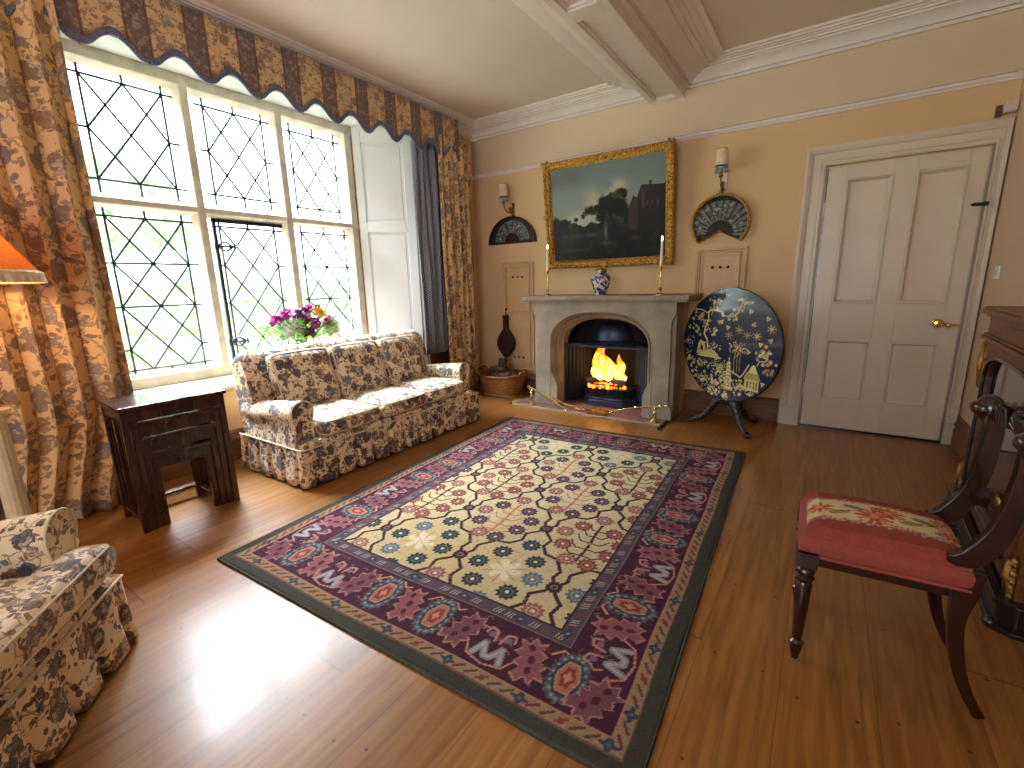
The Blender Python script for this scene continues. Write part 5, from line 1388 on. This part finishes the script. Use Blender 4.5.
for i in range(21):
    s = i/20; pts.append((.432+.025*math.sin(PI*s), lerp(.03, SW-.03, s), .585-.022*math.cos(PI*2*s)))
b.tube(pts, [.016+.014*math.exp(-((i-10)/4)**2) for i in range(21)], 8, sq=(.7, 1.3))
for s in (-1, 1):
    for r0 in (.026, .018): b.tube([(.448, SW/2+s*.070+r0*math.cos(a), .585+r0*math.sin(a)) for a in [k*.5 for k in range(12)]], .008, 6)
    b.ball((.453, SW/2+s*.026, .60), .016, 8); b.ball((.453, SW/2+s*.034, .565), .013, 8)
b.ball((.453, SW/2, .58), .024, 10, (.7, 1, 1.3), .3)
cpart(b, 'carved_cross_rail', smooth=True, ang=60)

# ================================================================ SIDE CABINET
cab = empty('side_cabinet', 'low figured walnut cabinet with arched glazed door and gilt mounts against the right wall', 'cabinet', (.612, 2.14, 0), math.radians(-2.9))
CWD, CDP = 1.16, .235; CX0 = .032   # local x from wall side, y along
def cb(b, nm, mat='walnut', par=cab, **k): o = b.obj(nm, mat, **k); o.parent = par; return o
b = MB(); b.prism([(.0, 0), (.0, CWD), (CDP, CWD), (CDP, -.03), (.05, -.03)], .0, .105, xy)
cb(b, 'plinth', 'ebony', bevel=.004)
b = MB(); b.prism([(-.012, -.01), (-.012, CWD+.01), (CDP, CWD+.01), (CDP, -.045), (.045, -.045)], .100, .122, xy); b.prism([(-.014, -.012), (-.014, CWD+.01), (CDP, CWD+.01), (CDP, -.047), (.045, -.047)], .0, .022, xy)
cb(b, 'base_moulding', 'ebony', bevel=.006)
_cb = cb
def cb(b, nm, mat='walnut', par=cab, **k):   # body stands back from the plinth
    if par is cab: bmesh.ops.translate(b.bm, verts=b.bm.verts, vec=(CX0, 0, 0))
    else: bmesh.ops.translate(b.bm, verts=b.bm.verts, vec=(CX0, 0, 0))
    return _cb(b, nm, mat, par, **k)
b = MB(); b.box(.02, CDP, .02, CWD-.02, .12, .93); b.box(.0, CDP, .0, CWD, .925, 1.045)
b.box(.008, .03, .0, .085, .12, .93); b.box(.008, .03, CWD-.085, CWD, .12, .93); b.box(.03, CDP, .0, .02, .12, .93); b.box(.03, CDP, CWD-.02, CWD, .12, .93)
cb(b, 'carcase', bevel=.003)
b = MB(); 
for z0, z1, e in ((.922, .940, .020), (.940, .952, .012), (1.035, 1.048, .014), (1.048, 1.075, .030), (1.075, 1.085, .024)): b.box(-e, CDP, -e, CWD+e, z0, z1)
cb(b, 'moulded_top', bevel=.004)
# door with arched opening
dy0, dy1 = .10, CWD-.10; cyd = (dy0+dy1)/2; aw = (dy1-dy0)/2-.055
def arch2(n=28): return [(cyd-aw, .20)]+[(cyd-aw*math.copysign(abs(math.cos(PI*i/n))**.55, math.cos(PI*i/n)), .72+.15*max(0, math.sin(PI*i/n))**.75) for i in range(n+1)]+[(cyd+aw, .20)]
A = arch2(); b = MB(); yz = lambda a, c, d: (d, a, c)
b.prism([(dy0, .135)]+[(dy0, .915)]+[(dy1, .915)]+[(dy1, .135)]+[(cyd+aw, .135)]+A[::-1]+[(cyd-aw, .135)], -.006, .016, yz)
b.box(-.006, .016, dy0, dy1, .135, .205)
dr = cb(b, 'cabinet_door', bevel=.003)
b = MB(); b.box(.010, .014, dy0+.02, dy1-.02, .15, .90); cb(b, 'door_glass', 'darkglass', dr)
b = MB(); ring = [(-.010, a, c) for a, c in A]; b.tube(ring+[ring[0]], .008, 8); cb(b, 'arch_bead', 'ebony', dr, smooth=True)
b = MB(); b.box(-.012, -.004, dy0+.012, dy0+.030, .50, .56); b.ball((-.014, dy0+.021, .53), .007, 8); cb(b, 'escutcheon', 'gilt', dr, smooth=True)
def mount(y, z0, z1, nm):
    b = MB(); n = 13
    for k in range(n):
        s = k/(n-1); z = lerp(z0, z1, s); w_ = .028*(.35+.65*s if nm == 'top' else 1-.6*s)
        for dy in (-1, 0, 1): b.ball((.002, y+dy*w_*.7+.006*math.sin(k*2.1), z), .010+.006*rnd.random(), 7, (.8, 1, 1.2), .4)
    b.tube([(-.004, y, z0), (-.010, y+.01, (z0+z1)/2), (-.006, y, z1)], [.008, .013, .012], 8)
    return cb(b, 'gilt_mount', 'gilt', smooth=True, ang=180)
for y in (.042, CWD-.042): mount(y, .68, .91, 'top'); mount(y, .125, .25, 'foot')
b = MB(); b.box(-.004, .002, CWD/2-.16, CWD/2+.16, .972, 1.018); cb(b, 'frieze_inlay', 'walnut', bevel=.004)
cb = _cb
b = MB(); b.ball((-.005, -.005, .02), .022, 12); cb(b, 'bun_foot', 'ebony', smooth=True)

# ================================================================ RUG
def rug():
    W_, H_ = 2.015, 2.66; P = Paint(W_, H_, .0042, (62, 62, 50)); rs = np.random.RandomState(5)
    GUARD, MAR, NAVY, TEAL, GOLD, CRM, PINK, ROSE, RUST, DK = (150, 118, 84), (70, 26, 48), (48, 56, 76), (86, 100, 100), (190, 168, 120), (172, 134, 112), (118, 64, 80), (150, 92, 88), (178, 98, 68), (56, 26, 34)
    P.rect(.05, W_-.055, .05, H_-.05, (110, 74, 58)); P.rect(.055, W_-.06, .055, H_-.055, GUARD)
    P.rect(.098, W_-.103, .098, H_-.098, (176, 112, 88)); P.rect(.104, W_-.109, .104, H_-.104, MAR)
    P.rect(.335, W_-.335, .335, H_-.335, (118, 100, 92)); P.rect(.340, W_-.340, .340, H_-.340, (84, 66, 80)); P.rect(.392, W_-.392, .392, H_-.392, (60, 30, 50)); P.rect(.400, W_-.400, .400, H_-.400, GOLD)
    # guards: repeated little leaves and blue flowers all the way round
    def around(off, step):
        out = []; x0, x1, y0, y1 = off, W_-off-.004, off, H_-off
        for a, c, d in (((x0, y0), (x1, y0), 0), ((x1, y0), (x1, y1), 1), ((x1, y1), (x0, y1), 2), ((x0, y1), (x0, y0), 3)):
            L = math.dist(a, c); n = int(L/step)
            for k in range(n): t = (k+.5)/n; out.append((lerp(a[0], c[0], t), lerp(a[1], c[1], t), d, k))
        return out
    for x, y, d, k in around(.077, .047):
        an = d*PI/2
        if k % 6 == 2: P.disc(x, y, .019, NAVY, .95, 4, .3, (1.25, .85), an); P.disc(x, y, .006, TEAL)
        else: P.line([(x-.016*math.cos(an)+.010*math.sin(an), y-.016*math.sin(an)-.010*math.cos(an)), (x+.016*math.cos(an)-.010*math.sin(an), y+.016*math.sin(an)+.012*math.cos(an))], .010, [(104, 50, 42), (92, 62, 44), (120, 66, 48)][k % 3])
        if k % 6 == 5: P.disc(x, y, .011, (130, 44, 40), .9)
    for x, y, d, k in around(.366, .052):
        an = d*PI/2
        if k % 5 == 0: P.disc(x, y, .019, NAVY, .95, 4, .3, (1.3, .8), an); P.disc(x, y, .007, (116, 132, 150))
        elif k % 5 == 2: P.disc(x, y, .014, (126, 48, 60), .9, 0, 0, (1, .7), an); 
        else:
            for o_ in (-.010, .004, .016): P.line([(x+o_*math.cos(an)-.014*math.sin(an), y+o_*math.sin(an)-.014*math.cos(an)), (x+(o_+.010)*math.cos(an)+.014*math.sin(an), y+(o_+.010)*math.sin(an)+.014*math.cos(an))], .004, (172, 158, 134))
    # main border
    def T(x, y, an):
        c, s = math.cos(an), math.sin(an); return lambda u, v: (x+u*c-v*s, y+u*s+v*c)
    def rosette(x, y, an):
        for k in range(16):
            a = k*PI/8; u, v = .052*math.cos(a), .088*math.sin(a); p = T(x, y, an)(u, v)
            P.disc(*p, .017, [TEAL, (64, 82, 92)][k % 2], .95, 5, .3, rot=a); P.disc(*p, .006, (150, 160, 150), .7)
        P.disc(x, y, .078, (58, 56, 72), .95, 0, 0, (.62, 1), an); P.disc(x, y, .066, CRM, .95, 6, .05, (.58, 1), an); P.disc(x, y, .060, (172, 98, 72), 1, 6, .05, (.56, 1), an)
        P.disc(x, y, .042, (132, 44, 46), 1, 6, .12, (.55, 1), an); P.disc(x, y, .020, (198, 118, 76), 1, 4, .3, (.6, 1), an)
    def palm(x, y, an, c1=PINK):
        f = T(x, y, an)
        out = [(-.038, -.092), (-.012, -.070), (.006, -.098), (.022, -.072), (.052, -.080), (.038, -.045), (.058, -.022), (.034, -.006), (.056, .018), (.036, .040), (.058, .075), (.028, .066), (.012, .096), (-.008, .068), (-.042, .086), (-.034, .046), (-.060, .030), (-.034, .006), (-.058, -.012), (-.034, -.034), (-.062, -.060)]
        P.poly([f(u*1.05, v*1.05) for u, v in out], (168, 108, 98)); P.poly([f(u*.92, v*.93) for u, v in out], c1)
        for u, v, r in ((0, .05, .014), (.004, 0, .016), (-.004, -.045, .013)): P.disc(*f(u, v), r, (84, 26, 44), 1, 0, 0, (.8, 1.1), an)
    def emm(x, y, an):
        f = T(x, y, an)
        for pts in ([(-.055, -.03), (-.035, .03), (-.012, -.02), (.012, -.02), (.035, .03), (.055, -.03)],): P.line([f(u, v-.045) for u, v in pts], .026, (136, 128, 134)); P.line([f(u, v-.045) for u, v in pts], .010, (162, 156, 156))
        for s in (-1, 1): P.line([f(s*.012, .005), f(s*.02, .05), f(s*.05, .06), f(s*.06, .03)], .010, (178, 118, 104)); P.disc(*f(s*.035, .03), .014, (120, 84, 110))
        P.disc(*f(0, .03), .012, (112, 40, 60))
    def scroll(x, y, an, side=1):
        f = T(x, y, an); P.line([f(-.085, .06*side), f(-.05, .095*side), f(-.02, .08*side), f(.03, .10*side), f(.06, .07*side), f(.085, .085*side)], .007, (196, 134, 108))
    for x, y, d, k in around(.220, .046):   # fillers worked into the plum ground
        an = d*PI/2; f = T(x, y, an)
        for _ in range(3):
            u, v = rs.uniform(-.02, .02), rs.uniform(-.095, .095); P.line([f(u-.012, v), f(u, v+.010), f(u+.012, v-.004)], .005, [(112, 50, 74), (98, 40, 62), (132, 84, 92), (90, 78, 100)][rs.randint(4)])
    m = .220
    def run(a, c, an, seq):
        n = len(seq)
        for k, s in enumerate(seq):
            t = (k+.5)/n; x, y = lerp(a[0], c[0], t), lerp(a[1], c[1], t)
            if s == 'R': scroll(x, y, an, 1); rosette(x, y, an)
            elif s == 'P': palm(x, y, an+(.35 if k % 4 == 1 else -.35), PINK if (k//2) % 2 else (138, 72, 84))
            elif s == 'M': emm(x, y, an); f = T(x, y, an); P.line([f(-.10, -.03), f(-.07, -.085), f(0, -.10), f(.07, -.085), f(.10, -.03)], .007, (190, 122, 100))
    unit = .1393
    run((.258, m), (.258+unit*11, m), 0, 'RPMPRPRPMPR')
    run((.258+unit*11, H_-m), (.258, H_-m), PI, 'RPMPRPRPMPR')
    for x, an, sg in ((W_-m, PI/2, 1), (m, -PI/2, -1)):
        ys = (.300, H_-.300)
        seq = 'MPRPMPRPRPMPRPM'
        a, c = ((x, ys[0]), (x, ys[1])) if sg == 1 else ((x, ys[1]), (x, ys[0]))
        run(a, c, an, seq)
    for x, y, an in ((.19, .19, .8), (W_-.19, .19, -.5), (.19, H_-.19, -.8), (W_-.19, H_-.19, .8)): palm(x, y, an)
    # field: ogee lattice, flowers and little trees
    fx0, fx1, fy0, fy1 = .402, W_-.402, .402, H_-.402
    base = P.a.copy()
    X, Y = np.meshgrid(P.xs, P.ys)
    for cx, cy, r, c in ((.9, .6, .3, (196, 166, 100)), (1.3, 1.6, .5, (214, 196, 148)), (.7, 1.2, .4, (216, 196, 142)), (1.0, 2.1, .5, (210, 200, 150))):
        k = np.exp(-(((X-cx)**2+(Y-cy)**2)/r**2))[:, :, None]*.8; P.a = P.a*(1-k)+np.array(lin(c))*k
    PXn, PYn = .4900, .790
    nodes = []
    def jag(a, c):
        pts = []; 
        for k, (t, o_) in enumerate(((0, 0), (.14, .0), (.22, .025), (.42, .020), (.52, -.016), (.66, -.020), (.76, .010), (.9, .0), (1, 0))):
            dx, dy = c[0]-a[0], c[1]-a[1]; L = math.hypot(dx, dy); sg = 1 if dx > 0 else -1
            pts.append((a[0]+dx*t-dy/L*o_*1.4*sg, a[1]+dy*t+dx/L*o_*1.4*sg))
        P.line(pts, .017, (64, 28, 38))
    for j in range(-1, 7):
        for i in range(-1, 5):
            x = .508+PXn*i+(0 if j % 2 == 0 else -PXn/2); y = .596+PYn/2*j; nodes.append((x, y))
            for s in (-1, 1): jag((x, y), (x+s*PXn/2, y+PYn/2))
    for x, y in nodes: P.disc(x, y, .036, (60, 30, 42), 1, 12, .10); P.disc(x, y, .016, (132, 100, 110)); P.disc(x, y, .009, (60, 26, 40))
    pal = {'blue': ((44, 52, 54), (88, 104, 106)), 'purple': ((74, 42, 64), (126, 92, 122)), 'rust': ((128, 60, 50), (176, 112, 92)), 'pink': ((140, 82, 74), (200, 150, 124)), 'grey': ((88, 104, 112), (140, 152, 150))}
    def flower(x, y, p, r=.045):
        a, c = pal[p]; P.disc(x, y, r, a, 1, 11, .12); P.disc(x, y, r*.62, c, .8, 9, .12); P.disc(x, y, r*.46, a); P.disc(x, y, r*.20, (214, 200, 170))
    def tree(x, y, col):
        P.line([(x-.004, y-.19), (x+.004, y-.05), (x-.004, y+.08), (x, y+.17)], .014, col)
        for k, dy in enumerate((-.13, -.07, -.01, .05, .11)):
            l = .105-.012*k
            for s in (-1, 1): P.line([(x, y+dy), (x+s*l*.55, y+dy-.006), (x+s*l*.8, y+dy+.018), (x+s*l, y+dy+.048)], .0085, col)
        P.disc(x, y-.02, .012, (190, 110, 60), .9)
    def medal(x, y, col):
        for k in range(6): a = k*PI/3; P.disc(x+.045*math.cos(a), y+.045*math.sin(a), .034, col, .75, 0, 0, (1, .6), a); P.line([(x, y), (x+.10*math.cos(a+.5), y+.10*math.sin(a+.5))], .004, (150, 118, 84))
        P.disc(x, y, .014, (206, 190, 160))
    t9 = [(-.045, -.185), (.055, -.185), (-.115, -.08), (.115, -.08), (-.150, .03), (.140, .03), (-.09, .120), (.08, .120), (-.01, .225)]
    m8 = [(-.085, -.125), (.09, -.125), (-.14, 0), (.14, 0), (-.085, .115), (.09, .115), (.005, .225), (.0, -.22)]
    kinds = {0: ('medal', 'blue'), 1: ('tree', None), 2: ('tree', None), 3: ('tree', None), 4: ('medal', 'blue')}
    for j in range(-1, 7):
        for i in range(-1, 5):
            x = .508+PXn*i+(PXn/2 if j % 2 == 0 else 0); y = .596+PYn/2*j
            if j % 4 in (0,) : 
                medal(x, y, (222, 200, 160)); [flower(x+a, y+c, 'blue' if (i+k) % 4 else 'grey') for k, (a, c) in enumerate(m8)]
            else:
                c = [('rust', (70, 26, 40)), ('purple', (180, 96, 88)), ('rust', (74, 30, 42)), ('purple', (188, 108, 70))][(i+j*2) % 4]
                tree(x, y, c[1]); [flower(x+a, y+d, c[0] if k % 4 else 'pink') for k, (a, d) in enumerate(t9)]
    for _ in range(520):
        x, y = rs.uniform(fx0, fx1), rs.uniform(fy0, fy1); a = rs.rand()*6.28
        P.line([(x, y), (x+.018*math.cos(a), y+.018*math.sin(a))], .005, [(150, 120, 84), (140, 104, 84), (120, 112, 88)][rs.randint(3)], .6)
    # keep the borders as they were outside the field
    msk = (X < fx0) | (X > fx1) | (Y < fy0) | (Y > fy1); P.a[msk] = base[msk]
    g = P.a.mean(2, keepdims=True); P.a = P.a*.66+g*.16*np.array([1.04, 1.0, .92]); P.noise(.22); P.noise(.12, 3)
    return P, W_, H_
P, W_, H_ = rug()
ra = math.radians(2.4)
rg = empty('rug', 'large handwoven rug with plum border, rosettes and a gold lattice field of flowers', 'rug', (-1.327, 2.19, 0), ra)
def rfn(X, Y):
    e = np.minimum(np.minimum(X, W_-X), np.minimum(Y, H_-Y)); z = .0125*np.clip(e/.010, 0, 1)**.5+.0005
    return np.stack([X-W_/2+.003*np.sin(Y*9), Y-H_/2+.004*np.sin(X*6), z], -1)
o = P.mesh('rug_pile', vcol('wool_pile', .95, 0, .5, .15, .3), rfn, rg)
b = MB(); b.tube([(-W_/2+.003, -H_/2+.003, .006), (W_/2-.003, -H_/2+.003, .006), (W_/2-.003, H_/2-.003, .006), (-W_/2+.003, H_/2-.003, .006), (-W_/2+.003, -H_/2+.003, .006)], .006, 8)
M['rugedge'] = simple('dark_green_selvedge', (58, 58, 46), .95, var=.2, scale=80); o = b.obj('rug_selvedge', 'rugedge', smooth=True); o.parent = rg

# ================================================================ FLOWERS ON THE SILL
fv = empty('vase_of_flowers', 'white vase of purple and white chrysanthemums with green leaves on the window sill', 'flowers', (-3.80, 2.31, .575))
t = NT('pale_blue_china'); M['china'] = t.fin(c4((206, 220, 226)), .2)
b = MB(); b.lathe([(.05, 0), (.055, .01), (.07, .06), (.105, .15), (.115, .20), (.112, .205), (.10, .16)], n=28); o = b.obj('vase', 'china', smooth=True); o.parent = fv
M['foliage'] = leafmat('green_foliage', (80, 140, 44), (150, 200, 90)); M['purple'] = simple('purple_petals', (176, 48, 150), .7, var=.25, scale=40); M['whitepetal'] = simple('white_petals', (236, 232, 236), .7); M['yellowpetal'] = simple('yellow_petals', (224, 190, 60), .7); M['darkpetal'] = simple('dark_plum_petals', (112, 30, 84), .7)
rs2 = random.Random(3)
b = MB()
for k in range(420):
    an = rs2.uniform(0, 2*PI); r = rs2.uniform(.03, .34); ph = rs2.uniform(.05, 1.15); c = Vector((.55*r*math.cos(an), r*math.sin(an), .20+.16*ph*(1-r*.8)+.04))
    d = Vector((math.cos(an)*.5, math.sin(an), rs2.uniform(-.2, .9))).normalized(); sd = d.cross(Vector((0, 0, 1))).normalized(); u = sd.cross(d); l, w_ = rs2.uniform(.04, .085), rs2.uniform(.014, .030)
    vs = [c, c+d*l*.4+sd*w_+u*.004, c+d*l, c+d*l*.4-sd*w_+u*.004]; vv = [b.bm.verts.new(p) for p in vs]; vt = b.bm.verts.new(c+d*l*.45-u*.004)
    b.face([vv[0], vv[1], vt]); b.face([vv[1], vv[2], vt]); b.face([vv[2], vv[3], vt]); b.face([vv[3], vv[0], vt]); b.face([vv[0], vv[3], vv[2], vv[1]])
for k in range(26):
    an = 2*PI*k/26; r = rs2.uniform(.1, .26); b.tube([(0, 0, .15), (.2*r*math.cos(an), .4*r*math.sin(an), .25), (.55*r*math.cos(an), r*math.sin(an), .36)], .003, 5)
o = b.obj('leaves_and_stems', 'foliage'); o.parent = fv
def bloom(c, r, mat, n=46):
    r *= 1.15
    b = MB(); b.ball((0, 0, 0), r*.28, 8)
    for k in range(n):
        ph = math.acos(1-1.7*(k+.5)/n); th = k*2.4; d = Vector((math.sin(ph)*math.cos(th), math.sin(ph)*math.sin(th), math.cos(ph))); sd = d.cross(Vector((.3, .2, 1))).normalized()
        p = [d*r*.2, d*r*.65+sd*r*.26, d*r*(1-.25*(k%2)), d*r*.65-sd*r*.26]; up_ = Vector((0, 0, r*.06)); vs = [b.bm.verts.new(q) for q in p]+[b.bm.verts.new(d*r*.6+up_)]
        for i in range(4): b.face([vs[i], vs[(i+1) % 4], vs[4]])
        b.face([vs[3], vs[2], vs[1], vs[0]])
    o = b.obj('bloom', mat); o.parent = fv; o.location = c; return o
# (lateral y, height z) laid out as in the bouquet
for dy, dz, r, mt, dx in ((-.20, .40, .050, 'purple', 0), (-.14, .43, .048, 'purple', .03), (-.09, .445, .045, 'purple', -.02), (-.03, .44, .045, 'darkpetal', .04), (.05, .455, .042, 'darkpetal', 0), (.10, .47, .040, 'purple', -.03),
                       (-.02, .37, .050, 'darkpetal', .09), (.04, .35, .052, 'purple', .11), (.08, .37, .045, 'darkpetal', .08), (.01, .395, .042, 'purple', .07), (.14, .45, .042, 'yellowpetal', .03), (.17, .43, .040, 'yellowpetal', .05), (.16, .475, .035, 'darkpetal', 0), (.21, .36, .042, 'purple', .04), (.0, .29, .045, 'darkpetal', .12),
                       (-.12, .34, .070, 'whitepetal', .09), (-.06, .37, .055, 'whitepetal', .05), (-.15, .31, .06, 'whitepetal', .07), (.02, .43, .05, 'whitepetal', -.03), (.27, .36, .07, 'whitepetal', .0), (.30, .31, .06, 'whitepetal', .0), (.24, .30, .05, 'whitepetal', .05)):
    bloom((dx, dy*1.12, dz*1.12-.03), r*1.3, mt)
b = MB()
for k in range(9):
    t0 = .20+.012*k; b.tube([(0, .08, .28), (0, .18, .44-.01*k), (0, .25, .47-.02*k), (0, .31, .42-.025*k)], .003, 5)
for k in range(14): b.ball((0, .22+.007*k, .45-.0009*k*k), .008, 6)
o = b.obj('drooping_spray', 'darkpetal'); o.parent = fv

# repeats of one kind share a group phrase
GR = {'candlestick': 'candlesticks on the mantel shelf', 'wall_sconce': 'wall sconces either side of the painting', 'framed_fan': 'framed fans either side of the painting', 'nesting_table': 'nest of tables beside the window', 'firewood_log': 'logs in the wicker basket', 'burning_log': 'logs burning in the grate', 'fire_iron_rest': 'brass rests on the hearth', 'curtain': 'curtains at the bay window'}
for o in list(COL.objects):
    if o.parent is None and o.name.split('.')[0] in GR and 'label' in o: o['group'] = GR[o.name.split('.')[0]]
